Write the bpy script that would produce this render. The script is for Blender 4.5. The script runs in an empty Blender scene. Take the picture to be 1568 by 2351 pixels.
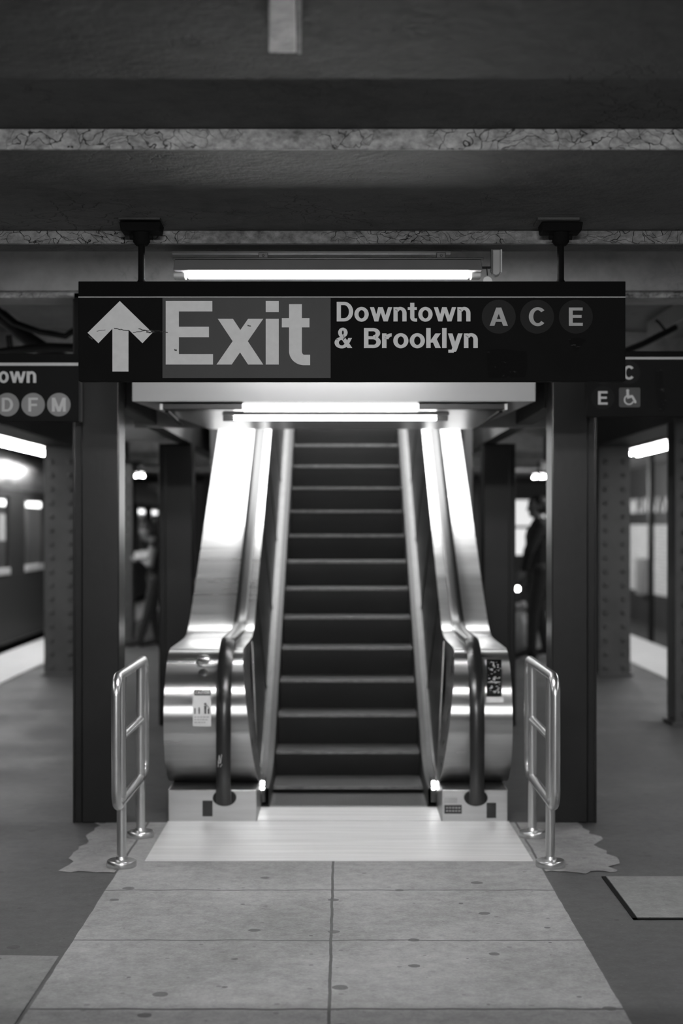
import bpy, bmesh, math, random
from mathutils import Vector, Matrix
random.seed(7)
scene = bpy.context.scene
COL = scene.collection
PI = math.pi

# ------------------------------------------------------------------ camera, world, exposure, lights
FP, CX, HY, EYE = 3600.0, 784.0, 1205.0, 1.68      # focal length in px, centre column, horizon row, eye height
cam_d = bpy.data.cameras.new('camera')
cam = bpy.data.objects.new('camera', cam_d)
COL.objects.link(cam)
cam.location = (0, 0, EYE)
cam.rotation_euler = (PI / 2, 0, 0)
cam_d.sensor_fit = 'HORIZONTAL'
cam_d.sensor_width = 24.0
cam_d.lens = FP / 1568 * 24.0
cam_d.shift_y = (HY - 1175.5) / 1568
cam_d.clip_end = 200
cam_d.dof.use_dof = True
cam_d.dof.focus_distance = 6.64
cam_d.dof.aperture_fstop = 1.55
scene.camera = cam
scene.view_settings.view_transform = 'Standard'
scene.view_settings.look = 'None'
scene.view_settings.exposure = 0.0
scene.view_settings.gamma = 1.0
scene.cycles.use_denoising = True
scene.cycles.sample_clamp_indirect = 6.0
world = bpy.data.worlds.new('world')
scene.world = world
world.use_nodes = True
world.node_tree.nodes['Background'].inputs[0].default_value = (0.5, 0.5, 0.5, 1)
world.node_tree.nodes['Background'].inputs[1].default_value = 0.02

def lamp(name, loc, sx, sy, power, rot=(0, 0, 0)):
    d = bpy.data.lights.new(name, 'AREA')
    d.shape = 'RECTANGLE'; d.size = sx; d.size_y = sy; d.energy = power
    o = bpy.data.objects.new(name, d); COL.objects.link(o)
    o.location = loc; o.rotation_euler = rot
    return o
# the platform's own fluorescent rows that continue behind and beside the camera, plus added fill
lamp('ceiling_lamp', (0.0, 1.6, 2.72), 1.2, 0.10, 62, (math.radians(74), 0, 0))
lamp('ceiling_lamp', (0.0, -3.0, 2.72), 1.2, 0.10, 110, (math.radians(74), 0, 0))
for yy, pw in ((-4.0, 34), (1.5, 34), (7.0, 34), (12.0, 40), (15.0, 46), (24.5, 60), (38.0, 90), (45.0, 90)):  # far right ones are added fill to brighten the tiled wall
    for xx in (-4.0, 4.0):
        if yy > 20 and xx < 0: continue
        lamp('platform_row_and_fill_lamp', (xx, yy, 2.64), 0.12, 3.4, pw * (2.2 if yy > 30 else 1), (0, math.radians(58 if xx < 0 else -58) if yy > 30 else 0, 0))
TUBE = 430.0
lamp('platform_row_and_fill_lamp', (-4.0, 21.6, 2.64), 0.12, 3.0, 30)  # extra fill added to brighten the train's ribbed upper side

# ------------------------------------------------------------------ helpers
def P(px, py, y):
    return Vector(((px - CX) * y / FP, y, EYE - (py - HY) * y / FP))
def PX(px, y): return (px - CX) * y / FP
def PZ(py, y): return EYE - (py - HY) * y / FP

class MB:
    def __init__(self): self.bm = bmesh.new()
    def face(self, pts, smooth=False, mi=0):
        vs = [self.bm.verts.new(p) for p in pts]
        try:
            f = self.bm.faces.new(vs); f.smooth = smooth; f.material_index = mi
        except ValueError: pass
        return self
    def box(self, x0, x1, y0, y1, z0, z1, mi=0):
        if x0 > x1: x0, x1 = x1, x0
        if y0 > y1: y0, y1 = y1, y0
        if z0 > z1: z0, z1 = z1, z0
        v = [self.bm.verts.new((x, y, z)) for x in (x0, x1) for y in (y0, y1) for z in (z0, z1)]
        for q in ((0, 1, 3, 2), (4, 6, 7, 5), (0, 4, 5, 1), (2, 3, 7, 6), (0, 2, 6, 4), (1, 5, 7, 3)):
            f = self.bm.faces.new([v[i] for i in q]); f.material_index = mi
        return self
    def prism(self, pts, axis, a, b, smooth=False, mi=0):
        """closed 2D outline extruded along an axis ('x': pts are (y,z); 'y': (x,z); 'z': (x,y))"""
        def mk(p, t):
            return {'x': (t, p[0], p[1]), 'y': (p[0], t, p[1]), 'z': (p[0], p[1], t)}[axis]
        A = [self.bm.verts.new(mk(p, a)) for p in pts]
        B = [self.bm.verts.new(mk(p, b)) for p in pts]
        n = len(pts)
        for i in range(n):
            f = self.bm.faces.new((A[i], A[(i + 1) % n], B[(i + 1) % n], B[i])); f.smooth = smooth; f.material_index = mi
        for L in (A[::-1], B):
            f = self.bm.faces.new(L); f.material_index = mi
        return self
    def tube(self, path, r, n=12, cap=True, closed=False, mi=0):
        path = [Vector(p) for p in path]
        m = len(path)
        rr = r if isinstance(r, (list, tuple)) else [r] * m
        rings = []
        prev = None
        for i, p in enumerate(path):
            if closed: t = path[(i + 1) % m] - path[i - 1]
            else: t = path[min(i + 1, m - 1)] - path[max(i - 1, 0)]
            t.normalize()
            if prev is None:
                up = Vector((0, 0, 1)) if abs(t.z) < 0.9 else Vector((1, 0, 0))
                u = t.cross(up).normalized()
            else:
                u = (prev - t * prev.dot(t)).normalized()
            prev = u
            w = t.cross(u)
            rings.append([self.bm.verts.new(p + (u * math.cos(2 * PI * k / n) + w * math.sin(2 * PI * k / n)) * rr[i]) for k in range(n)])
        for i in range(m if closed else m - 1):
            a, b = rings[i], rings[(i + 1) % m]
            for k in range(n):
                f = self.bm.faces.new((a[k], a[(k + 1) % n], b[(k + 1) % n], b[k])); f.smooth = True; f.material_index = mi
        if cap and not closed:
            for R in (rings[0][::-1], rings[-1]):
                f = self.bm.faces.new(R); f.material_index = mi
        return self
    def lathe(self, prof, c, n=28, mi=0):
        rings = []
        for r, z in prof:
            rings.append([self.bm.verts.new((c[0] + r * math.cos(2 * PI * k / n), c[1] + r * math.sin(2 * PI * k / n), c[2] + z)) for k in range(n)])
        for a, b in zip(rings, rings[1:]):
            for k in range(n):
                f = self.bm.faces.new((a[k], a[(k + 1) % n], b[(k + 1) % n], b[k])); f.material_index = mi
        self.bm.faces.new(rings[0][::-1]); self.bm.faces.new(rings[-1])
        return self
    def ball(self, c, r, seg=12, sy=1.0, sz=1.0):
        mt = Matrix.Translation(c) @ Matrix.Diagonal((r, r * sy, r * sz, 1))
        res = bmesh.ops.create_uvsphere(self.bm, u_segments=seg, v_segments=max(6, seg // 2), radius=1, matrix=mt)
        for v in res['verts']:
            for f in v.link_faces: f.smooth = True
        return self
    def sweep(self, path, sec, smooth=True, cap=True):
        """sweep a section [(x, n)] along a path of (y, z) in the YZ plane; n is measured along the path normal"""
        rings = []
        m = len(path)
        for i in range(m):
            a, b = path[max(0, i - 1)], path[min(m - 1, i + 1)]
            ty, tz = b[0] - a[0], b[1] - a[1]
            L = math.hypot(ty, tz); ty /= L; tz /= L
            ny, nz = -tz, ty
            rings.append([self.bm.verts.new((x, path[i][0] + ny * h, path[i][1] + nz * h)) for x, h in sec])
        n = len(sec)
        for a, b in zip(rings, rings[1:]):
            for k in range(n):
                f = self.bm.faces.new((a[k], a[(k + 1) % n], b[(k + 1) % n], b[k])); f.smooth = smooth
        if cap:
            self.bm.faces.new(rings[0][::-1]); self.bm.faces.new(rings[-1])
        return self
    def build(self, name, material, parent=None, bevel=0, seg=2):
        bmesh.ops.recalc_face_normals(self.bm, faces=self.bm.faces)
        me = bpy.data.meshes.new(name)
        self.bm.to_mesh(me); self.bm.free()
        o = bpy.data.objects.new(name, me)
        COL.objects.link(o)
        for m_ in (material if isinstance(material, (list, tuple)) else [material]): me.materials.append(m_)
        me.set_sharp_from_angle(angle=math.radians(38))
        if parent is not None:
            o.parent = parent
            o.matrix_parent_inverse = Matrix.Translation(-Vector(parent.location))
        if bevel:
            b = o.modifiers.new('edge', 'BEVEL'); b.width = bevel; b.segments = seg; b.limit_method = 'ANGLE'
            b.harden_normals = False
        return o
    def flat(self, name, material, parent=None): # decal faces that all look towards the camera side
        me = bpy.data.meshes.new(name)
        bmesh.ops.recalc_face_normals(self.bm, faces=self.bm.faces)
        for f in self.bm.faces:
            f.normal_update()
            if f.normal.y > 0: f.normal_flip()
        self.bm.to_mesh(me); self.bm.free()
        o = bpy.data.objects.new(name, me); COL.objects.link(o)
        me.materials.append(material)
        if parent is not None:
            o.parent = parent
            o.matrix_parent_inverse = Matrix.Translation(-Vector(parent.location))
        return o

def tag(o, label=None, cat=None, group=None, kind=None):
    if label: o['label'] = label
    if cat: o['category'] = cat
    if group: o['group'] = group
    if kind: o['kind'] = kind
    return o
def thing(name, label, cat, loc, group=None):
    o = bpy.data.objects.new(name, None); COL.objects.link(o)
    o.location = loc; o.empty_display_size = 0.1
    return tag(o, label, cat, group, 'thing')
def struct(name, mb, m, bevel=0):
    o = mb.build(name, m, None, bevel); o['kind'] = 'structure'
    return o
def cp(o, parent, shift, name=None):
    c = o.copy(); COL.objects.link(c)
    if parent is not None:
        c.parent = parent
    else:
        c.location = Vector(o.location) + Vector(shift)
    for ch in [x for x in bpy.data.objects if x.parent == o]:
        cp(ch, c, shift)
    return c

# ------------------------------------------------------------------ materials (a black and white photograph: every colour is a grey)
class NT:
    def __init__(self, name):
        self.m = bpy.data.materials.new(name); self.m.use_nodes = True
        self.t = self.m.node_tree; self.b = self.t.nodes['Principled BSDF']
        self.co = None
    def n(self, typ, ins=None, **kw):
        nd = self.t.nodes.new(typ)
        for k, v in kw.items(): setattr(nd, k, v)
        for k, v in (ins or {}).items():
            if hasattr(v, 'is_output') and v.is_output: self.t.links.new(v, nd.inputs[k])
            else: nd.inputs[k].default_value = v
        return nd
    def coord(self):
        if self.co is None: self.co = self.n('ShaderNodeNewGeometry').outputs['Position']
        return self.co
    def objcoord(self): return self.n('ShaderNodeTexCoord').outputs['Object']
    def math(self, op, a, b=0.0, c=0.0, clamp=False):
        return self.n('ShaderNodeMath', {0: a, 1: b, 2: c}, operation=op, use_clamp=clamp).outputs[0]
    def scaled(self, s, src=None):
        return self.n('ShaderNodeVectorMath', {0: src or self.coord(), 1: s}, operation='MULTIPLY').outputs[0]
    def noise(self, scale, detail=4, stretch=None, rough=0.55, src=None):
        v = src or self.coord()
        if stretch: v = self.scaled(stretch, v)
        return self.n('ShaderNodeTexNoise', {'Vector': v, 'Scale': scale, 'Detail': detail, 'Roughness': rough}).outputs[0]
    def ramp(self, fac, stops):
        r = self.n('ShaderNodeValToRGB', {0: fac})
        el = r.color_ramp.elements
        while len(el) < len(stops): el.new(0.5)
        for e, (p, v) in zip(el, stops): e.position = p; e.color = (v, v, v, 1)
        return r.outputs[0]
    def set(self, k, v):
        if hasattr(v, 'is_output') and v.is_output: self.t.links.new(v, self.b.inputs[k])
        else: self.b.inputs[k].default_value = v
    def bump(self, h, strength, dist=0.01):
        bn = self.n('ShaderNodeBump', {'Height': h, 'Strength': strength, 'Distance': dist})
        self.t.links.new(bn.outputs[0], self.b.inputs['Normal'])

def g(v): return (v, v, v, 1)
def mat(name, v, rough=0.5, metal=0.0, ns=6.0, amt=0.25, bs=40.0, bump=0.05, stretch=None, spec=0.5, coat=0.0, dist=0.01):
    k = NT(name)
    nz = k.noise(ns, 5, stretch)
    k.set('Base Color', k.ramp(nz, [(0.25, v * (1 - amt)), (0.75, min(1, v * (1 + amt)))]))
    k.set('Roughness', rough); k.set('Metallic', metal); k.set('Specular IOR Level', spec)
    if coat: k.set('Coat Weight', coat)
    if bump: k.bump(k.noise(bs, 4, stretch), bump, dist)
    return k.m
def brushed(name, v, rough, aniso, rot):
    k = NT(name)
    nz = k.noise(5, 5, (0.25, 8, 8))
    k.set('Base Color', k.ramp(nz, [(0.25, v * .9), (0.75, min(1, v * 1.08))]))
    k.set('Roughness', k.ramp(k.noise(2.5, 4, (0.4, 3, 3)), [(0.3, rough * .85), (0.7, rough * 1.2)])); k.set('Metallic', 1.0)
    k.set('Anisotropic', aniso); k.set('Anisotropic Rotation', rot)
    tg = k.n('ShaderNodeTangent', direction_type='RADIAL', axis='X')
    k.t.links.new(tg.outputs[0], k.b.inputs['Tangent'])
    return k.m
def emit(name, v, base=0.8):
    k = NT(name); k.set('Base Color', g(base)); k.set('Emission Color', g(1)); k.set('Emission Strength', v)
    k.set('Roughness', 0.4)
    nz = k.noise(3.0, 1)
    k.set('Base Color', k.ramp(nz, [(0.3, base * 0.97), (0.7, base)]))
    return k.m

M = {}
def paint(name, v, crack, rough=0.55, lump=0.5, cs=7.0, cw=0.03, mott=0.0):
    """old oil paint on concrete: dirt clouds, peeled edges, crackle"""
    k = NT(name)
    big = k.noise(1.1, 6); fine = k.noise(9.0, 6, None, 0.65)
    mix = k.math('ADD', k.math('MULTIPLY', big, 0.55), k.math('MULTIPLY', fine, 0.45))
    if mott:
        mix = k.math('ADD', k.math('MULTIPLY', mix, 0.5), k.math('MULTIPLY', k.noise(38.0, 4, (0.7, 1, 1.0), 0.7), 0.5))
        base = k.ramp(mix, [(0.36, v * 0.35), (0.5, v), (0.64, v * 1.7)])
    else:
        base = k.ramp(mix, [(0.3, v * 0.62), (0.5, v), (0.68, v * 1.25)])
    wob = k.n('ShaderNodeVectorMath', {0: k.coord(), 1: k.n('ShaderNodeVectorMath', {0: k.n('ShaderNodeTexNoise', {'Vector': k.coord(), 'Scale': 4.0, 'Detail': 4.0}).outputs[1], 1: (0.35, 0.35, 0.35)}, operation='MULTIPLY').outputs[0]}, operation='ADD').outputs[0]
    vor = k.n('ShaderNodeTexVoronoi', {'Vector': k.scaled((1.0, 1.0, 2.4), wob), 'Scale': cs}, feature='DISTANCE_TO_EDGE').outputs['Distance']
    patch = k.ramp(k.noise(1.6, 3), [(0.40 if mott else 0.46, 0.0), (0.5 if mott else 0.6, 1.0)])
    line = k.math('MULTIPLY', k.ramp(vor, [(0.0, 1.0), (cw, 0.0)]), patch)
    line = k.math('MULTIPLY', line, crack)
    mixn = k.n('ShaderNodeMix', {0: line, 6: base, 7: g(v * 0.12)}, data_type='RGBA')
    k.set('Base Color', mixn.outputs[2])
    k.set('Roughness', min(.95, rough + .3)); k.set('Specular IOR Level', .12)
    h = k.math('SUBTRACT', k.math('ADD', k.math('MULTIPLY', k.noise(30.0, 5), 0.5), k.math('MULTIPLY', fine, 0.8)), k.math('MULTIPLY', line, 1.5))
    k.bump(h, lump, 0.012)
    return k.m
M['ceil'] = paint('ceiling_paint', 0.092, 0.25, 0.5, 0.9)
M['raceway'] = mat('raceway_paint', 0.34, 0.55, 0, 14, 0.35, 40, 0.5, spec=0.22)
M['ceil_face'] = paint('flaking_paint', 0.34, 0.9, 0.42, 1.0, 13.0, 0.022, 1.0)
M['ceil_face2'] = paint('flaking_paint_shaded', 0.21, 0.9, 0.42, 1.0, 13.0, 0.022, 1.0)  # front edge's paint, darkened to carry the back edge's shade
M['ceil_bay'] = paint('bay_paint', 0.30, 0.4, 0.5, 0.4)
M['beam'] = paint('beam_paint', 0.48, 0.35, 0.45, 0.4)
M['beam_far'] = paint('brightened_beam_paint', 0.80, 0.2, 0.5, 0.3)  # beam paint lightened so the far beams look lit by the lamps
M['soffit'] = mat('white_panel', 0.34, 0.28, 0, 2.0, 0.06, 30, 0.02)
M['steel_dark'] = mat('black_column_paint', 0.011, 0.33, 0, 3.0, 0.25, 25, 0.06, spec=0.45)
M['rivet_paint'] = mat('grey_column_paint', 0.075, 0.42, 0, 3.0, 0.25, 25, 0.08)
M['girder'] = mat('girder_paint', 0.022, 0.5, 0, 3.0, 0.3, 20, 0.08)
M['black'] = mat('black_metal', 0.006, 0.85, 0, 5, 0.2, 30, 0.03, spec=0.1)
M['sign'] = mat('sign_enamel', 0.0095, 0.8, 0, 4, 0.12, 60, 0.01, spec=0.06)
M['sign_top'] = mat('sign_header', 0.006, 0.8, 0, 4, 0.1, 60, 0.01, spec=0.06)
M['sign_white'] = mat('sign_white', 0.78, 0.5, 0, 30, 0.05, 60, 0.0, spec=0.08)
M['sign_line'] = mat('sign_line', 0.40, 0.5, 0, 10, 0.05, 60, 0.0)
M['sign_red'] = mat('sign_exit_field', 0.076, 0.45, 0, 5, 0.08, 60, 0.01, spec=0.08)
M['bullet_dark'] = mat('bullet_dark', 0.0128, 0.45, 0, 5, 0.05, 60, 0.0, spec=0.08)
M['bullet_grey'] = mat('bullet_grey', 0.19, 0.5, 0, 5, 0.08, 60, 0.0, spec=0.08)
M['bullet_text'] = mat('bullet_text', 0.46, 0.5, 0, 20, 0.1, 60, 0.0, spec=0.08)
M['bullet_text2'] = mat('bullet_text_pale', 0.40, 0.5, 0, 20, 0.08, 60, 0.0, spec=0.08)
M['isa'] = mat('access_field', 0.05, 0.5, 0, 5, 0.08, 60, 0.0)
def scuffed():
    k = NT('scratch_scuff')
    a = k.noise(34, 3, (1, 1, 2.2)); b = k.noise(9, 3)
    m = k.math('MULTIPLY', k.ramp(a, [(0.60, 0.0), (0.68, 1.0)]), k.ramp(b, [(0.45, 0.0), (0.62, 1.0)]))
    mx = k.n('ShaderNodeMix', {0: m, 6: g(.0072), 7: g(.07)}, data_type='RGBA')
    k.set('Base Color', mx.outputs[2]); k.set('Roughness', .8); k.set('Specular IOR Level', .06)
    k.bump(a, .25, .002)
    return k.m
M['scuff'] = scuffed()
M['tape'] = mat('scratch_dark', 0.012, 0.3, 0, 60, 0.5, 120, 0.4)
M['steel'] = brushed('brushed_steel', 0.68, 0.30, 0.93, 0.25)
M['steel_rough'] = mat('satin_steel', 0.58, 0.34, 1.0, 6, 0.08, 60, 0.02, (0.4, 5, 5))
M['rail'] = mat('rail_steel', 0.80, 0.30, 1.0, 8, 0.06, 60, 0.012)
M['plate'] = mat('landing_steel', 0.88, 0.40, 0.3, 5, 0.14, 40, 0.05, (0.25, 7, 7))
M['rubber'] = mat('handrail_rubber', 0.012, 0.28, 0, 5, 0.2, 40, 0.02, spec=0.6)
M['boot'] = mat('boot_rubber', 0.004, 0.7, 0, 5, 0.2, 40, 0.02)
M['panel'] = mat('balustrade_panel', 0.02, 0.32, 0, 4, 0.15, 30, 0.02, spec=0.4)
M['skirt'] = mat('skirt_steel', 0.055, 0.5, 0.2, 6, 0.12, 40, 0.03, (5, 0.3, 5))
M['moulding'] = mat('skirt_top_steel', 0.24, 0.42, 0.6, 6, 0.12, 40, 0.03, (5, 0.3, 5))
M['housing'] = mat('lamp_housing', 0.30, 0.4, 0.2, 4, 0.08, 30, 0.01)
M['housing_dark'] = mat('lamp_housing_dark', 0.045, 0.3, 0.3, 4, 0.1, 30, 0.01)
M['pale'] = mat('pale_metal', 0.62, 0.35, 0.1, 5, 0.08, 30, 0.02)
M['tube'] = emit('lit_tube', TUBE)
M['tube_shaft'] = emit('lit_shaft_tube', 115)
M['diffuser'] = emit('lit_diffuser', 1.6)
M['shaft_panel'] = emit('lit_shaft_panel', 9.0)
M['platform_tube'] = emit('lit_platform_tube', 55)
M['comb_lamp'] = emit('lit_comb_lamp', 14)
M['train_lamp'] = emit('lit_train_lamp', 45)
M['board'] = emit('lit_board', 0.75, 0.85)
M['spot'] = emit('lit_spot', 30)
M['strip'] = mat('platform_edge_tile', 0.72, 0.6, 0, 3, 0.06, 120, 0.3)
M['track'] = mat('track_bed', 0.03, 0.8, 0, 3, 0.3, 15, 0.3)
M['train_body'] = mat('train_body', 0.008, 0.65, 0.0, 3, 0.15, 20, 0.02)
M['train_in'] = mat('train_interior', 0.10, 0.5, 0, 3, 0.2, 20, 0.02)
M['fabric'] = mat('dark_cloth', 0.012, 0.85, 0, 20, 0.3, 80, 0.3)
M['denim'] = mat('dark_trousers', 0.02, 0.85, 0, 20, 0.3, 80, 0.3)
M['skin'] = mat('skin', 0.16, 0.5, 0, 8, 0.1, 40, 0.03)
M['hair'] = mat('hair', 0.006, 0.6, 0, 60, 0.4, 90, 0.5)
M['paper'] = mat('paper', 0.75, 0.7, 0, 12, 0.15, 40, 0.05)
M['bag'] = mat('plastic_bag', 0.26, 0.4, 0, 12, 0.2, 20, 0.6)
M['cable'] = mat('cable', 0.006, 0.5, 0, 10, 0.3, 40, 0.1)
M['wall_dark'] = mat('dark_wall', 0.03, 0.5, 0, 2, 0.25, 20, 0.05)
M['sticker'] = mat('sticker_white', 0.72, 0.5, 0, 20, 0.04, 40, 0.0)
M['sticker_ink'] = mat('sticker_ink', 0.05, 0.5, 0, 20, 0.1, 40, 0.0)
M['sticker_grey'] = mat('sticker_grey', 0.42, 0.5, 0, 20, 0.1, 40, 0.0)
M['screen'] = mat('black_plaque', 0.008, 0.2, 0, 20, 0.2, 40, 0.0)

def glass():
    k = NT('train_glass')
    k.set('Base Color', g(0.7)); k.set('Roughness', 0.06); k.set('Transmission Weight', 1.0); k.set('IOR', 1.1)
    return k.m
M['glass'] = glass()

def step_mat(name, v, axis_dark=0.35, rough=0.4):
    k = NT(name)
    w = k.n('ShaderNodeTexWave', {'Vector': k.coord(), 'Scale': 33.0, 'Distortion': 0.0}, wave_type='BANDS', bands_direction='X').outputs[1]
    c = k.ramp(w, [(0.25, v * axis_dark), (0.7, v)])
    d = k.noise(2.2, 5)
    mx = k.n('ShaderNodeMix', {0: 1.0, 6: c, 7: k.ramp(d, [(0.3, 0.75), (0.7, 1.0)])}, data_type='RGBA', blend_type='MULTIPLY')
    k.set('Base Color', mx.outputs[2]); k.set('Roughness', rough); k.set('Metallic', 0.3)
    k.bump(w, 0.4, 0.004)
    return k.m
M['riser'] = step_mat('step_riser', 0.02)
M['tread'] = step_mat('step_tread', 0.22, 0.5, 0.35)
M['nosing'] = mat('step_nosing', 0.155, 0.4, 0.3, 12, 0.5, 60, 0.1, (2, 8, 8))

def band(k, coord, c, w):     # 1 inside |coord-c|<w
    return k.math('LESS_THAN', k.math('ABSOLUTE', k.math('SUBTRACT', coord, c)), w)
def floor_mat(name, v, joints_x, joints_y, gum=1.0, speck=0.2, zmax=99):
    k = NT(name)
    sep = k.n('ShaderNodeSeparateXYZ', {0: k.coord()})
    wob = k.math('MULTIPLY', k.math('SUBTRACT', k.noise(5.0, 3), 0.5), 0.012)
    x = k.math('ADD', sep.outputs[0], wob); y = k.math('ADD', sep.outputs[1], k.math('MULTIPLY', wob, 3.0))
    big = k.noise(1.3, 6); fine = k.noise(14.0, 7, None, 0.7)
    mixv = k.math('ADD', k.math('ADD', k.math('MULTIPLY', big, 0.42), k.math('MULTIPLY', fine, 0.36)), k.math('MULTIPLY', k.noise(75.0, 3, None, 0.7), 0.22))
    base = k.ramp(mixv, [(0.34, v * 0.5), (0.5, v), (0.66, v * 1.5)])
    line = None
    for c, w in joints_x:
        b = band(k, x, c, w); line = b if line is None else k.math('MAXIMUM', line, b)
    for c, w in joints_y:
        b = band(k, y, c, w); line = b if line is None else k.math('MAXIMUM', line, b)
    vor = k.n('ShaderNodeTexVoronoi', {'Vector': k.scaled((1, 1, 0), k.coord()), 'Scale': 3.1, 'Randomness': 1.0}, voronoi_dimensions='2D')
    rad = k.n('ShaderNodeSeparateColor', {0: vor.outputs['Color']})
    size = k.math('MULTIPLY', k.math('MAXIMUM', k.math('SUBTRACT', rad.outputs[0], 0.45), 0.0), 0.17)
    dist = k.math('ADD', vor.outputs['Distance'], k.math('MULTIPLY', k.math('SUBTRACT', k.noise(22, 2), 0.5), 0.06))
    spot = k.math('MULTIPLY', k.math('LESS_THAN', dist, size), gum * 0.72)
    vor2 = k.n('ShaderNodeTexVoronoi', {'Vector': k.scaled((1, 1, 0), k.coord()), 'Scale': 9.0}, voronoi_dimensions='2D')
    s2 = k.n('ShaderNodeSeparateColor', {0: vor2.outputs['Color']})
    size2 = k.math('MULTIPLY', k.math('MAXIMUM', k.math('SUBTRACT', s2.outputs[0], 0.72), 0.0), 0.35)
    spot2 = k.math('MULTIPLY', k.math('LESS_THAN', vor2.outputs['Distance'], size2), gum * 0.4)
    pale = k.math('MULTIPLY', k.ramp(k.noise(70.0, 2), [(0.66, 0.0), (0.74, 1.0)]), speck)
    dark = k.math('MAXIMUM', spot, spot2)
    if line is not None: dark = k.math('MAXIMUM', dark, k.math('MULTIPLY', line, 0.86))
    m1 = k.n('ShaderNodeMix', {0: pale, 6: base, 7: g(min(1, v * 2.6))}, data_type='RGBA').outputs[2]
    m2 = k.n('ShaderNodeMix', {0: dark, 6: m1, 7: g(v * 0.14)}, data_type='RGBA').outputs[2]
    k.set('Base Color', m2); k.set('Roughness', k.ramp(big, [(0.3, 0.5), (0.7, 0.75)]))
    k.bump(k.math('SUBTRACT', fine, k.math('MULTIPLY', dark, 0.4)), 0.25, 0.01)
    return k.m
M['slab'] = floor_mat('concrete_slab', 0.30, [(-1.089, .006), (-.042, .006), (.982, .006)], [(7.2, .006), (6.33, .007), (5.43, .009)])
M['asphalt'] = floor_mat('old_platform_floor', 0.07, [], [], 0.6, 0.5)
M['patch'] = floor_mat('concrete_patch', 0.21, [], [], 0.8, 0.2)

def tile_mat():
    k = NT('wall_tile')
    v = k.n('ShaderNodeCombineXYZ', {0: k.n('ShaderNodeSeparateXYZ', {0: k.coord()}).outputs[1], 1: k.n('ShaderNodeSeparateXYZ', {0: k.coord()}).outputs[2]}).outputs[0]
    b = k.n('ShaderNodeTexBrick', {'Vector': v, 'Color1': g(0.85), 'Color2': g(0.72), 'Mortar': g(0.25), 'Scale': 1.0, 'Mortar Size': 0.006, 'Brick Width': 0.30, 'Row Height': 0.10})
    k.set('Base Color', b.outputs[0]); k.set('Roughness', 0.25)
    return k.m
M['tile'] = tile_mat()
def fluted(name, v, rough, metal, scale, bs):
    k = NT(name)
    c = k.n('ShaderNodeTexVoronoi', {'Vector': k.scaled((1, 1, 0.25)), 'Scale': scale})
    k.set('Base Color', k.ramp(k.noise(9, 3), [(0.3, v * .8), (0.7, v)])); k.set('Roughness', rough); k.set('Metallic', metal)
    k.bump(c.outputs['Distance'], bs, 0.03)
    return k.m
M['fascia'] = fluted('ribbed_steel', 0.42, 0.36, 1.0, 26.0, 1.0)
def painted_sparkle():  # white and dark cells paint the sparkle of reflected lamps into the band
    k = NT('glazed_band_sparkle')
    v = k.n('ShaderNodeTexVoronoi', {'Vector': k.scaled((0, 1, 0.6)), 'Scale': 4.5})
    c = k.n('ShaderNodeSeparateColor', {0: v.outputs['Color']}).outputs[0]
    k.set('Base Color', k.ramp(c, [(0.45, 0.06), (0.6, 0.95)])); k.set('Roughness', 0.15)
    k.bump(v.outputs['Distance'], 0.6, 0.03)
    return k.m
M['painted_sparkle'] = painted_sparkle()

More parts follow.
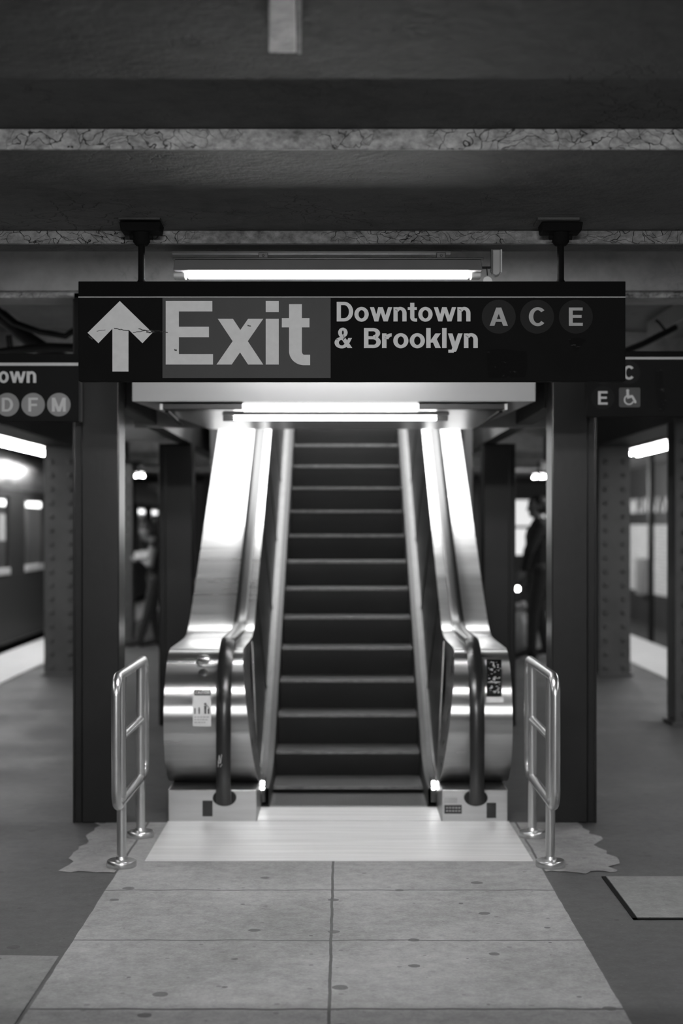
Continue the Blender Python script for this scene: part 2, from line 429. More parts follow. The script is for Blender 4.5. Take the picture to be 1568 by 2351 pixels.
# ------------------------------------------------------------------ lettering: bold grotesque glyphs, cap height 1
def bar(x0, y0, x1, y1): return [[(x0, y0), (x1, y0), (x1, y1), (x0, y1)]]
def diag(x0, y0, x1, y1, w): return [[(x0, y0), (x0 + w, y0), (x1 + w, y1), (x1, y1)]]
def ring(cx, cy, rx, ry, wx, wy, a0=0, a1=360, n=28):
    out = []
    for i in range(n):
        t0 = math.radians(a0 + (a1 - a0) * i / n); t1 = math.radians(a0 + (a1 - a0) * (i + 1) / n)
        out.append([(cx + rx * math.cos(t0), cy + ry * math.sin(t0)), (cx + rx * math.cos(t1), cy + ry * math.sin(t1)),
                    (cx + (rx - wx) * math.cos(t1), cy + (ry - wy) * math.sin(t1)), (cx + (rx - wx) * math.cos(t0), cy + (ry - wy) * math.sin(t0))])
    return out
S, H = 0.195, 0.165
GL = {
 'E': (bar(0, 0, S, 1) + bar(S, 0, .70, H) + bar(S, .43, .64, .43 + H) + bar(S, 1 - H, .69, 1), .70),
 'F': (bar(0, 0, S, 1) + bar(S, .40, .60, .40 + H) + bar(S, 1 - H, .66, 1), .66),
 'D': (bar(0, 0, S, 1) + bar(S, 0, .34, H) + bar(S, 1 - H, .34, 1) + ring(.34, .5, .42, .5, S, H, -90, 90), .76),
 'B': (bar(0, 0, S, 1) + bar(S, 0, .42, H) + bar(S, .44, .42, .44 + H * .9) + bar(S, 1 - H, .40, 1) + ring(.40, .735, .30, .265, S, H, -90, 90) + ring(.42, .295, .31, .295, S, H, -90, 90), .73),
 'A': (diag(0, 0, .29, 1, .21) + diag(.59, 0, .30, 1, .21) + bar(.17, .22, .63, .37), .80),
 'C': (ring(.39, .5, .39, .52, S, H, 42, 318), .72),
 'M': (bar(0, 0, .185, 1) + bar(.665, 0, .85, 1) + diag(.335, 0, .0, 1, .20) + diag(.325, 0, .65, 1, .20), .85),
 'U': (bar(0, .35, S, 1) + bar(.54, .35, .54 + S, 1) + ring(.3675, .36, .3675, .375, S, H, 180, 360), .735),
 'T': (bar(.255, 0, .255 + S, 1) + bar(0, 1 - H, .70, 1), .70),
 'I': (bar(0, 0, S, 1), S),
 'O': (ring(.40, .5, .40, .52, S, H), .80),
 'N': (bar(0, 0, S, 1) + bar(.54, 0, .54 + S, 1) + diag(.52, 0, .0, 1, .215), .735),
 'o': (ring(.33, .365, .33, .378, S * .98, H), .66),
 'w': (diag(.21, 0, 0, .73, .19) + diag(.21, 0, .385, .73, .18) + diag(.63, 0, .415, .73, .18) + diag(.63, 0, .84, .73, .19), 1.03),
 'n': (bar(0, 0, S, .73) + bar(.41, 0, .41 + S, .43) + ring(.315, .42, .29, .323, S, H, 0, 150), .605),
 't': (bar(.11, .19, .11 + S, .95) + bar(0, .585, .42, .73) + ring(.34, .21, .23, .22, S, H, 180, 270) + bar(.335, -.01, .43, .155), .43),
 'r': (bar(0, 0, S, .73) + ring(.42, .43, .33, .305, S, H, 90, 175), .43),
 'k': (bar(0, 0, S, 1) + diag(.12, .27, .40, .73, .235) + diag(.40, 0, .22, .46, .235), .635),
 'l': (bar(0, 0, S, 1), S),
 'i': (bar(0, 0, .20, .72) + bar(0, .825, .20, 1.0), .20),
 'x': (diag(0, 0, .50, .72, .24) + diag(.50, 0, .02, .72, .24), .73),
 'y': (diag(.20, 0, 0, .73, .20) + diag(.18, -.14, .44, .73, .20) + diag(.13, -.19, .20, .05, .22) + bar(.02, -.235, .26, -.085), .64),
 '&': (ring(.36, .77, .205, .245, .165, .14) + ring(.31, .265, .31, .285, .185, .15, 60, 330) + diag(.56, 0, .17, .66, .21) + diag(.05, .40, .32, .62, .16) + diag(.44, .15, .60, .50, .16), .80),
}
def text_polys(s, x0, x1, yb, cap, gap=.085, space=.33):
    """polygons in picture-plane coordinates (x right, y up), fitted into x0..x1"""
    adv, items = 0.0, []
    for i, c in enumerate(s):
        if c == ' ': adv += space; continue
        polys, w = GL[c]
        items.append((polys, adv)); adv += w + gap
    adv -= gap
    sx = (x1 - x0) / adv
    return [[(x0 + (px + a) * sx, yb + py * cap) for px, py in poly] for polys, a in items for poly in polys]
def decal(name, polys, y, m, parent):
    """polys in world x,z on a vertical board at depth y"""
    mb = MB()
    for i, p in enumerate(polys): mb.face([(x, y - .00007 * (i % 7), z) for x, z in p])
    return mb.flat(name, m, parent)
def pxpolys(polys, y):        # photo-pixel outlines onto the board's plane
    return [[(PX(a, y), PZ(b, y)) for a, b in p] for p in polys]
def px_text(s, x0, x1, base, capy, y, **kw):
    pl = text_polys(s, x0, x1, -base, base - capy, **kw)
    return [[(PX(a, y), PZ(-b, y)) for a, b in p] for p in pl]
def disc(cx, cy, r, y, n=40):
    return [[(PX(cx + r * math.cos(2 * PI * i / n), y), PZ(cy + r * math.sin(2 * PI * i / n), y)) for i in range(n)]]

# ================================================================== SETTING
def jit(i, a): return a * (math.sin(i * .9) + .6 * math.sin(i * 1.7 + 1) + .4 * math.sin(i * 2.9))
YC = 8.83                       # row of columns beside the escalator
mb = MB()
mb.box(-4.40, 4.40, -6, 60, -0.30, 0.0)
struct('floor', mb, M['asphalt'])
mb = MB()
mb.face([(-1.089, -6, .003), (.982, -6, .003), (.982, 7.58, .003)]
    + [(.99 + .37 * i / 12, 7.58 + jit(i, .025), .003) for i in range(1, 12)] + [(1.36 + jit(i + 5, .03), 7.62 + 1.2 * i / 16, .003) for i in range(16)]
    + [(1.33, 8.84, .003), (-1.40, 8.84, .003)] + [(-1.36 + jit(i + 9, .016), 8.75 - 1.15 * i / 16, .003) for i in range(17)] + [(-1.34 + .25 * i / 8, 7.58 + jit(i + 20, .012), .003) for i in range(1, 8)] + [(-1.089, 7.56, .003)])
struct('floor_slab', mb, M['slab'])
mb = MB()
mb.face([(-4.3, 3.0, .0025), (-1.10, 3.0, .0025), (-1.10, 6.10, .0025), (-2.0, 6.16, .0025), (-4.3, 6.2, .0025)])
struct('floor_patch', mb, M['patch'])
mb = MB()
mb.box(1.262, 2.6, 6.69, 7.47, 0.001, 0.006)
mb.box(-4.40, -3.60, -6, 60, 0.0, 0.012)
struct('floor_edge_left', MB().box(-4.40, -3.60, -6, 60, 0.0, 0.012), M['strip'])
struct('floor_edge_right', MB().box(3.53, 4.40, -6, 60, 0.0, 0.012), M['strip'])
hatch = mb  # hatch slab beside the pad
hatch.bm.free()
hatch = MB().box(1.262, 2.6, 6.69, 7.47, 0.001, 0.006)
hatch = hatch.build('floor_hatch', M['patch']); hatch['kind'] = 'structure'
fr = MB()
fr.box(1.240, 1.260, 6.665, 7.48, 0.001, 0.004); fr.box(1.24, 2.6, 6.665, 6.688, 0.001, 0.004)
fr = fr.build('trim_1', M['black']); fr['kind'] = 'structure'
struct('floor_track_left', MB().box(-9.0, -4.40, -6, 60, -1.30, -1.10), M['track'])
struct('floor_track_right', MB().box(4.40, 8.6, -6, 60, -1.30, -1.10), M['track'])

# ceiling: shallow concrete bays stepping down towards the sign
mb = MB()
mb.prism([(-6, 3.043), (5.13, 3.043), (5.40, 3.043), (5.40, 2.972), (6.86, 2.972), (6.88, 2.965), (6.88, 2.909), (7.05, 2.909), (7.05, 3.40), (-6, 3.40)], 'x', -4.6, 4.6)
struct('ceiling', mb, M['ceil'])
# flaking vertical edges of the two downstands (thick, cracked paint)
mb = MB(); mb.box(-4.6, 4.6, 5.385, 5.402, 2.970, 3.041)
struct('ceiling_edge_front', mb, M['ceil_face'], 0.004)
mb = MB(); mb.box(-4.6, 4.6, 6.862, 6.882, 2.911, 2.968)
struct('ceiling_edge_back', mb, M['ceil_face2'], 0.004)
mb = MB()
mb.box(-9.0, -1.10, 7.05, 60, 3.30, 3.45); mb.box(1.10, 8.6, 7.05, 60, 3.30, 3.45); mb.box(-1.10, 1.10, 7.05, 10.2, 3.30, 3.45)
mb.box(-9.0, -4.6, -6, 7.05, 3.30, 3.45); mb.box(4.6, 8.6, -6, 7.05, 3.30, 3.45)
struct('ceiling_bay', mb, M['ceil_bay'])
def girder_row(name, y, z0, x0, x1, t=.27, m='beam'):
    mb = MB(); mb.box(x0, x1, y, y + t, z0, 3.30)
    return struct(name, mb, M[m], 0.01)
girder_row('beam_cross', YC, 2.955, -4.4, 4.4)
mb = MB()
mb.prism([(YC - .03, 2.955), (YC - .03, 2.985), (YC, 3.0), (YC, 2.955)], 'x', -4.4, 4.4)
struct('trim_2', mb, M['ceil_face'])
for i, y in enumerate((13.1, 17.4, 21.7, 26.0, 30.3, 34.6)):
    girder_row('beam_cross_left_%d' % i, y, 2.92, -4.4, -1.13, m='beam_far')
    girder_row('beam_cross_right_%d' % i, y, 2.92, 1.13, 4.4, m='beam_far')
struct('beam_row_left', MB().box(-1.36, -1.25, YC + .28, 40, 2.36, 2.90), M['girder'])
struct('beam_row_right', MB().box(1.18, 1.29, YC + .28, 40, 2.36, 2.90), M['girder'])
struct('beam_outer_left', MB().box(-3.34, -2.98, -6, 22, 2.56, 3.04), M['girder'])
struct('beam_outer_right', MB().box(2.84, 3.20, -6, 22, 2.56, 3.04), M['girder'])
# track walls and end wall
mb = MB(); mb.box(8.5, 8.7, -6, 62, -.20, 1.68)
struct('wall_right', mb, M['tile'])
mb = MB(); mb.box(8.5, 8.7, -6, 62, -1.3, -.20); mb.box(8.5, 8.7, -6, 62, 2.42, 3.4); mb.box(8.5, 8.7, -6, 62, 1.68, 2.02)
struct('wall_right_dado', mb, M['wall_dark'])
struct('wall_right_frieze', MB().box(8.47, 8.7, -6, 62, 2.02, 2.42), M['painted_sparkle'])
struct('wall_left', MB().box(-9.1, -8.9, -6, 62, -1.3, 3.4), M['wall_dark'])
struct('wall_back', MB().box(-4.4, 4.4, 50, 50.2, 0, 3.4), M['wall_dark'])
struct('wall_camera', MB().box(-9.1, 8.7, -6.3, -6.0, -1.3, 3.45), M['wall_dark'])

# escalator shaft enclosure: white front, tapered underside, rising inner ceiling
mb = MB()
xl, xr = -1.175, 1.089
zf, ze, y0, y1 = 2.374, 2.328, YC - .02, 10.60
xl1, xr1 = -.895, .886
A = [(xl, y0, zf), (xr, y0, zf), (xr1, y1, ze), (xl1, y1, ze)]
B = [(xl, y0, 2.955), (xr, y0, 2.955), (xr1, y1, 2.955), (xl1, y1, 2.955)]
mb.face(A)
mb.face(B)
for i in range(4):
    j = (i + 1) % 4
    mb.face([A[i], A[j], B[j], B[i]])
struct('ceiling_soffit', mb, M['soffit'], 0.006)
mb = MB()
mb.prism([(10.6, 2.335), (17.2, 2.335 + .577 * 6.6), (17.2, 2.6 + .577 * 6.6), (10.6, 2.6)], 'x', -1.40, 1.40)
struct('ceiling_shaft', mb, M['soffit'])
mb = MB()
mb.prism([(13.95, 0.0), (17.2, 0.0), (17.2, 6.1), (13.95, 4.3)], 'x', -1.165, -1.10)
struct('wall_shaft_left', mb, M['soffit'])
mb = MB()
mb.prism([(13.95, 0.0), (17.2, 0.0), (17.2, 6.1), (13.95, 4.3)], 'x', 1.09, 1.165)
struct('wall_shaft_right', mb, M['soffit'])
struct('wall_shaft_back', MB().box(-1.165, 1.165, 17.2, 17.3, 0, 6.2), M['wall_dark'])

# ================================================================== COLUMNS
def plain_column(label, x0, x1, y, strip, height, base=True):
    t = thing('steel_column', label, 'column', ((x0 + x1) / 2, y + .12, 0), 'plain black columns along the escalator')
    MB().box(x0, x1, y, y + .25, 0, height).build('shaft', M['steel_dark'], t, 0.008)
    mb = MB()
    if strip < 0:
        mb.box(x0 - .042, x0, y + .02, y + .25, 0, height); mb.box(x0 - .05, x0 - .038, y + .005, y + .25, 0, height)
    else:
        mb.box(x1, x1 + .042, y + .02, y + .25, 0, height); mb.box(x1 + .038, x1 + .05, y + .005, y + .25, 0, height)
    mb.build('edge_angle', M['steel_dark'], t, 0.003)
    return t
plain_column('black steel column left of the escalator, behind the near left handrail frame', -1.464, -1.253, YC, -1, 2.955)
plain_column('black steel column right of the escalator, behind the near right handrail frame', 1.185, 1.388, YC, 1, 2.955)
plain_column('dark column seen between the standing reader and the bright left side of the escalator', -1.475, -1.245, 13.1, -1, 2.36)
plain_column('dark column between the right side of the escalator and the pale carrier bag', 1.186, 1.405, 13.1, 1, 2.36)

def riveted_column(label, x0, x1, y, height):
    t = thing('riveted_column', label, 'column', ((x0 + x1) / 2, y + .17, 0), 'riveted columns along the platform edges')
    mb = MB()
    mb.box(x0, x1, y, y + .02, 0, height); mb.box(x0, x1, y + .32, y + .34, 0, height)
    mb.box(x0 + .07, x1 - .07, y + .02, y + .32, 0, height)
    w = x1 - x0
    for xx in (x0 + w * .22, x1 - w * .22):
        z = .10
        while z < height - .05:
            mb.ball((xx, y, z), .027, 10, 1.0, 1); z += .152
    mb.build('shaft', M['rivet_paint'], t)
    MB().box(x0 - .03, x1 + .03, y - .03, y + .37, 0, .03).build('base_plate', M['rivet_paint'], t, .004)
    return t
riveted_column('grey riveted steel column beside the parked train on the left platform', -3.30, -2.93, 17.4, 2.56)
riveted_column('grey riveted steel column in front of the pale tiled wall on the right', 2.856, 3.205, 17.4, 2.56)
riveted_column('dark column cut off by the picture edge beside the right platform strip', 2.79, 3.14, 13.1, 2.56)
riveted_column('distant dark riveted column seen just right of the near left escalator column', -3.30, -2.90, 21.7, 2.56)
# post between the right-hand tracks
t = tag(MB().box(5.97, 6.06, 30.4, 30.55, -1.1, 3.3).build('track_post', M['girder']), 'thin black post standing before the pale tiled wall across the right track', 'post', None, 'thing')
t = thing('wall_cabinet', 'grey cabinet on the tiled wall behind the thin track post', 'cabinet', (8.4, 43.6, 0))
MB().box(8.25, 8.49, 43.2, 44.0, -.25, .75).build('body', M['housing'], t, .01)
MB().box(8.235, 8.25, 43.24, 43.96, -.2, .70).build('door', M['housing'], t, .004)

# ================================================================== SIGNS
def sign_board(t, x0, x1, z0, z1, y, top_h, line_h, thick=.06):
    MB().box(x0, x1, y, y + thick, z0, z1 - top_h).build('sign_board', M['sign'], t, .003)
    MB().box(x0, x1, y - .001, y + thick + .001, z1 - top_h, z1).build('header_band', M['sign_top'], t, .002)
    MB().box(x0, x1, y - .003, y, z1 - top_h - line_h, z1 - top_h).build('white_line', M['sign_line'], t)
YS = 6.64
sx0, sx1 = PX(180, YS), PX(1436, YS)
t = thing('hanging_sign', 'large black exit sign with white arrow hanging over the escalator entrance', 'sign', ((sx0 + sx1) / 2, YS + .03, PZ(875, YS)))
sign_board(t, sx0, sx1, PZ(875, YS), PZ(646, YS), YS, PZ(646, YS) - PZ(681, YS), .0046)
yd = YS - .0012
decal('exit_panel', pxpolys([[(373, 684), (759, 684), (759, 868), (373, 868)]], yd), yd, M['sign_red'], t)
yl = YS - .0024
decal('arrow', pxpolys([[(275, 691), (350, 764), (327, 788), (275, 737)], [(275, 691), (275, 737), (226, 788), (201, 764)], [(258, 750), (275, 735), (295, 753), (295, 853), (258, 853)]], yl), yl, M['sign_white'], t)
ex = px_text('E', 380.5, 489, 837, 691, yl) + px_text('x', 497, 603, 837, 691, yl) + px_text('i', 610, 640, 837, 691, yl)
decal('exit_lettering', ex + px_text('t', 647, 712, 837, 691, yl), yl, M['sign_white'], t)
decal('destination_lettering', px_text('Downtown', 773, 1080, 738, 693, yl, gap=.055) + px_text('& Brooklyn', 768, 1097, 799, 753, yl, gap=.055, space=.42), yl, M['sign_white'], t)
for c, cx in (('A', 1145), ('C', 1233), ('E', 1322)):
    b = decal('route_bullet', disc(cx, 727, 39, yd), yd, M['bullet_dark'], t)
    w = {'A': 42, 'C': 38, 'E': 32}[c]
    decal('route_letter', px_text(c, cx - w / 2, cx + w / 2, 748, 706, yl), yl, M['bullet_text'], b)
# scraped residue of an old sticker and scratches
decal('scuff', pxpolys([[(1117, 803), (1150, 801), (1209, 807), (1211, 840), (1206, 866), (1122, 868), (1119, 840)]], yd), yd, M['scuff'], t)
decal('scuff', pxpolys([[(1305, 778), (1330, 775), (1346, 780), (1338, 790), (1322, 806), (1308, 790)]], yd), yd, M['scuff'], t)
yk = YS - .0034
for a, b, c, d, w in ((262, 754, 296, 760, 2.2), (305, 764, 350, 757, 1.6), (318, 755, 338, 759, 2.2), (336, 763, 372, 761, 3.4), (350, 760, 385, 764, 2.2), (203, 772, 213, 779, 4.0), (222, 760, 242, 757, 1.2), (568, 747, 576, 749, 2.6), (400, 803, 406, 804, 3.4)):
    n = 7; sc = MB()
    for i in range(n):
        u0, u1 = i / n, (i + 1.05) / n
        j = random.uniform(-.8, .8)
        xa, ya, xb, yb = a + (c - a) * u0, b + (d - b) * u0 + j, a + (c - a) * u1, b + (d - b) * u1 + j
        sc.face([(PX(p, yk), yk, PZ(q, yk)) for p, q in ((xa, ya - w / 2), (xb, yb - w / 3), (xb, yb + w / 2), (xa, ya + w / 2))])
    sc.flat('scratch', M['tape'], t)
for px in (325, 1287):
    x = PX(px, YS + .03); y = YS + .03
    zt = 2.972
    pipe = MB().tube([(x, y, PZ(648, YS)), (x, y, zt - .02)], .0145, 16).build('hanger_pipe', M['black'], t)
    mb = MB()
    mb.tube([(x, y, zt - .105), (x, y, zt - .09), (x, y, zt - .03), (x, y, zt - .015)], [.024, .036, .036, .045], 14)
    mb.tube([(x - .05, y, zt - .068), (x + .048, y, zt - .068)], .012, 10)
    mb.build('pipe_clamp', M['black'], pipe)
    mb = MB(); mb.prism([(x - .082, zt - .05), (x + .082, zt - .05), (x + .088, zt - .012), (x - .088, zt - .012)], 'y', y - .05, y + .07)
    mb.build('mount_bracket', M['black'], pipe, .004)
    off = .0 if px < 700 else -.02
    MB().box(x - .088 + off, x + .088 + off, y - .085, y + .075, zt - .010, zt).build('mount_plate', M['steel_dark' if px < 700 else 'ceil'], pipe, .001)
    MB().tube([(x, y, PZ(648, YS)), (x, y, PZ(640, YS))], [.022, .015], 14).build('collar', M['black'], pipe)

# left sign
YL = 8.60
sx0, sx1 = -2.45, PX(181, YL)
t = thing('hanging_sign', 'black sign with grey lettered discs D F M at the left picture edge', 'sign', ((sx0 + sx1) / 2, YL + .02, PZ(968, YL)))
sign_board(t, sx0, sx1, PZ(968, YL), PZ(812, YL), YL, PZ(812, YL) - PZ(833, YL), .016, .05)
yd, yl = YL - .0012, YL - .0024
decal('destination_lettering', px_text('Downtown', -139, 83, 879, 843, yl, gap=.055), yl, M['bullet_text'], t)
for c, cx in (('B', -42), ('D', 17), ('F', 76), ('M', 135)):
    b = decal('route_bullet', disc(cx, 929, 27, yd), yd, M['bullet_grey'], t)
    w = {'B': 24, 'D': 26, 'F': 22, 'M': 32}[c]
    decal('route_letter', px_text(c, cx - w / 2, cx + w / 2, 945, 913, yl), yl, M['bullet_text2'], b)
MB().box(sx1, sx1 + .012, YL - .003, YL + .05, PZ(968, YL), PZ(812, YL)).build('edge_frame', M['steel_dark'], t)
for x in (-2.2, -1.457):
    mb = MB(); mb.box(x - .012, x + .012, YL + .015, YL + .04, PZ(812, YL), 2.954); mb.box(x - .012, x + .012, YL + .015, YL + .225, 2.93, 2.954)
    mb.build('hanger_pipe', M['black'], t)
# right sign
sx0, sx1 = PX(1346, YL), 2.45
t = thing('hanging_sign', 'black sign with dark C and E discs and wheelchair symbol at the right edge', 'sign', ((sx0 + sx1) / 2, YL + .02, PZ(957, YL)))
sign_board(t, sx0, sx1, PZ(957, YL), PZ(806, YL), YL, PZ(806, YL) - PZ(820, YL), .012, .05)
for c, cx, cy in (('A', 1384, 855), ('C', 1443, 855), ('E', 1384, 913)):
    b = decal('route_bullet', disc(cx, cy, 27, yd), yd, M['bullet_dark'], t)
    w = {'A': 30, 'C': 26, 'E': 22}[c]
    decal('route_letter', px_text(c, cx - w / 2, cx + w / 2, cy + 16, cy - 15, yl), yl, M['bullet_text'], b)
isa = decal('access_panel', pxpolys([[(1423, 890), (1468, 890), (1470, 893), (1470, 932), (1467, 935), (1424, 935), (1421, 932), (1421, 893)]], yd), yd, M['isa'], t)
q = [[(1438, 900), (1444, 900), (1445, 912), (1438, 912)], [(1439, 908), (1453, 907), (1453, 912), (1440, 916)], [(1449, 911), (1454, 909), (1461, 922), (1457, 925)], [(1455, 922), (1460, 919), (1461, 925), (1457, 926)]]
q += [[(1441 + 3.6 * math.cos(2 * PI * i / 14), 897 + 3.6 * math.sin(2 * PI * i / 14)) for i in range(14)]]
q += [[(a, b) for a, b in p] for p in ring(1444, 918, 12, 12, 3.4, 3.4, 20, 245, 24)]
decal('access_symbol', pxpolys(q, yl), yl, M['bullet_text'], isa)
decal('scuff', pxpolys([[(1503, 846), (1520, 848), (1522, 880), (1530, 925), (1524, 948), (1512, 944), (1505, 900)]], yd), yd, M['scuff'], t)
for x in (1.45, 2.25):
    mb = MB(); mb.box(x - .012, x + .012, YL + .015, YL + .04, PZ(806, YL), 2.954); mb.box(x - .012, x + .012, YL + .015, YL + .225, 2.93, 2.954)
    mb.build('hanger_pipe', M['black'], t)

# ================================================================== LAMPS
def tube_mesh(parent, x0, x1, y, z, r, m, name='tube'):
    return MB().tube([(x0, y, z), (x0 + r * .5, y, z), (x1 - r * .5, y, z), (x1, y, z)], [r * .6, r, r, r * .6], 10).build(name, m, parent)
YT = 6.97
t = thing('fluorescent_light', 'long lit fluorescent strip light hanging just above the large exit sign', 'light', (PX(754, YT), YT, 2.909))
xa, xb = PX(399, YT), PX(1108, YT)
zt, zb = PZ(600, YT), PZ(629, YT)
mb = MB(); mb.prism([(YT - .05, zt), (YT + .06, zt), (YT + .105, zb), (YT - .11, zb)], 'x', xa + .008, xb - .01)
mb.build('housing', M['housing'], t, .004)
MB().box(xa, xb, YT - .055, YT + .065, zt, zt + .008).build('housing_lid', M['housing_dark'], t, .002)
for x0_, x1_ in ((xa, xa + .055), (xb - .055, xb - .008)):
    MB().prism([(YT - .045, zb), (YT + .045, zb), (YT + .04, zb - .022), (YT - .04, zb - .022)], 'x', x0_ , x1_).build('lamp_holder', M['pale'], t, .006)
tube_mesh(t, PX(432, YT), PX(1075, YT), YT, PZ(634.5, YT), .0115, M['tube'])
zr = PZ(581, YT)
mb = MB(); mb.box(PX(396, YT), PX(1034, YT), YT - .02, YT + .02, zr - .004, zr + .004)
mb.build('mount_rail', M['housing_dark'], t)
for px in (605, 1012):
    x = PX(px, YT)
    mb = MB(); mb.box(x - .021, x + .021, YT - .024, YT + .02, zt + .006, zr); mb.tube([(x, YT - .03, zt + .022), (x, YT - .02, zt + .022)], .006, 8)
    mb.build('mount_bracket', M['housing_dark'], t, .002)
for px in (500, 700, 900):
    x = PX(px, YT); MB().tube([(x, YT, zr), (x, YT, 2.912)], .006, 8).build('hanger_rod', M['housing_dark'], t)
# conduit stub and pull tag at the lamp's right end
x = PX(1134, YT)
t = thing('cable_conduit', 'pale conduit elbow dropping from the ceiling right of the strip light', 'conduit', (x, YT + .05, 2.909))
mb = MB(); mb.prism([(x - .006, 2.909), (x - .006, PZ(628, YT)), (x + .010, PZ(632, YT)), (x + .026, PZ(629, YT)), (x + .033, PZ(622, YT)), (x + .033, 2.909)], 'y', YT + .02, YT + .07)
mb.build('conduit_body', M['housing'], t, .005)
MB().box(x - .0105, x - .004, YT + .018, YT + .072, PZ(620, YT), 2.909).build('conduit_edge', M['housing_dark'], t)
MB().box(x + .031, x + .0385, YT + .018, YT + .072, PZ(624, YT), 2.909).build('conduit_rim', M['pale'], t, .002)
MB().tube([(PX(1106, YT), YT + .045, PZ(611, YT)), (x, YT + .045, PZ(611, YT))], .006, 8).build('cable_link', M['housing_dark'], t)
x = PX(1119, YT)
t = thing('lamp_tag', 'small round pale tag hanging on a cord right of the strip light', 'tag', (x, YT, PZ(640, YT)))
MB().tube([(x, YT + .036, PZ(611, YT)), (x, YT, PZ(632, YT))], .0025, 6).build('cord', M['housing_dark'], t)
mb = MB(); mb.prism([(x + .020 * math.cos(a * PI / 10), PZ(645, YT) + .020 * math.sin(a * PI / 10)) for a in range(20)], 'y', YT - .003, YT + .003)
mb.build('disc', M['pale'], t)

# added unseen shields that keep the rear lamps' light off the ceiling
for i, yy in enumerate((1.6, -3.0)):
    struct('unseen_light_shield_%d' % (i + 1), MB().prism([(yy - .12, 2.79), (yy + .62, 2.79), (yy + .62, 2.775), (yy - .10, 2.775)], 'x', -.9, .9), M['housing'])
# raceway on the near ceiling
t = thing('cable_raceway', 'pale rectangular cable raceway fixed to the ceiling at the top of the picture', 'raceway', (PX(652, 4.4), 3.0, 3.05))
y_e = 4.30
ra, rb = PX(617, y_e), PX(680, y_e)
y_n = y_e * 1080 / 1205 * .8
dx = (PX(615, y_n) - PX(617, y_e)) * .80 - 0
k_ = (-167 * y_e / FP - -169 * (y_e * .898) / FP) / (y_e - y_e * .898)   # plan drift that keeps its sides upright in the view
def rx(px, yy): return PX(px, y_e) - (yy - y_e) * -1 * ((px - CX) / FP)
zr0 = PZ(122, y_e)
MB().prism([(rx(617, y_e), y_e), (rx(680, y_e), y_e), (rx(680, 2.2), 2.2), (rx(617, 2.2), 2.2)], 'z', zr0, 3.042).build('raceway_body', M['raceway'], t, .004)
MB().prism([(rx(682, y_e), y_e + .03), (rx(691, y_e), y_e + .03), (rx(691, 2.2), 2.2), (rx(682, 2.2), 2.2)], 'z', zr0 + .006, 3.042).build('raceway_lid', M['ceil_face'], t, .002)


# lamps under the shaft soffit
t = thing('recessed_light', 'dark light box with bright centre under the white escalator soffit', 'light', (-.05, 8.9, 2.36))
yf = 8.86
x0_, x1_ = PX(372, yf), PX(1160, yf)
zt, zb = 2.367, PZ(940, yf)
MB().box(x0_, x1_, yf, yf + .14, zb, zt).build('housing', M['housing_dark'], t, .004)
MB().box(PX(556, yf), PX(962, yf), yf - .006, yf + .145, zb - .004, zt).build('diffuser', M['diffuser'], t, .004)
for xa_, xb_ in ((x0_ - .012, x0_ + .004), (x1_ - .004, x1_ + .012)):
    MB().box(xa_, xb_, yf - .004, yf + .144, zb - .002, zt).build('end_clip', M['pale'], t)
for s_, xe, xf in ((1, x0_, PX(412, 10.2)), (-1, x1_, PX(1108, 10.2))):
    MB().prism([(xe, yf + .14), (xe + s_ * .022, yf + .14), (xf + s_ * .022, 10.2), (xf, 10.2)], 'z', 2.327, 2.338).build('side_channel', M['housing_dark'], t)
YB = 9.42
t = thing('fluorescent_light', 'lit bare fluorescent tube under the white soffit at the foot of the escalator', 'light', (-.03, YB, 2.35))
tube_mesh(t, PX(538, YB), PX(1001, YB), YB, PZ(961, YB), .010, M['tube_shaft'])
mb = MB(); mb.box(PX(512, YB), PX(1030, YB), YB - .06, YB + .06, PZ(955, YB), 2.355)
mb.build('housing', M['pale'], t, .004)
for a, b in ((512, 538), (1001, 1028)):
    MB().box(PX(a, YB), PX(b, YB), YB - .018, YB + .018, PZ(967, YB), PZ(954, YB)).build('lamp_holder', M['pale'], t, .004)
# lit panels on the rising shaft ceiling
for i, (a, b) in enumerate(((12.3, 14.0), (14.2, 15.9))):
    t = thing('shaft_light', ('lower' if i == 0 else 'upper') + ' lit panel on the sloping shaft ceiling, reflected in the steel sides of the escalator', 'light', (0, a, 2.335 + .577 * (a - 10.6)))
    def zc(y): return 2.335 + .577 * (y - 10.6)
    MB().prism([(a, zc(a) - .03), (b, zc(b) - .03), (b, zc(b)), (a, zc(a))], 'x', -1.36, 1.36).build('frame', M['pale'], t)
    MB().prism([(a + .05, zc(a + .05) - .036), (b - .05, zc(b - .05) - .036), (b - .05, zc(b - .05) - .03), (a + .05, zc(a + .05) - .03)], 'x', -1.32, 1.32).build('diffuser', M['shaft_panel'], t)

# platform edge lights that the picture shows
def edge_light(x, ya, yb, label, group):
    t = thing('platform_light', label, 'light', (x, (ya + yb) / 2, 2.70), group)
    MB().box(x - .13, x + .13, ya - .03, yb + .03, 2.69, 2.75).build('housing', M['housing_dark'], t, .005)
    for dx in (-.075, .075):
        MB().tube([(x + dx, ya, 2.645 - abs(x - 4) * 0), (x + dx, yb, 2.645)], .018, 8).build('tube', M['platform_tube'], t)
    MB().box(x - .03, x + .03, (ya + yb) / 2 - .03, (ya + yb) / 2 + .03, 2.75, 3.3).build('hanger', M['housing_dark'], t)
GLF = 'lights over the left platform edge'
GRT = 'lights over the right platform edge'
edge_light(-4.0, 17.13, 18.88, 'lit double tube light above the left train, cut by the picture edge', GLF)
edge_light(-4.0, 19.00, 20.75, 'lit double tube light above the left train, whole and longest in view', GLF)
edge_light(-4.0, 20.87, 22.62, 'lit double tube light partly hidden by the left riveted column', GLF)
edge_light(-4.0, 30.40, 31.05, 'far lit platform light seen above the standing reader', GLF)
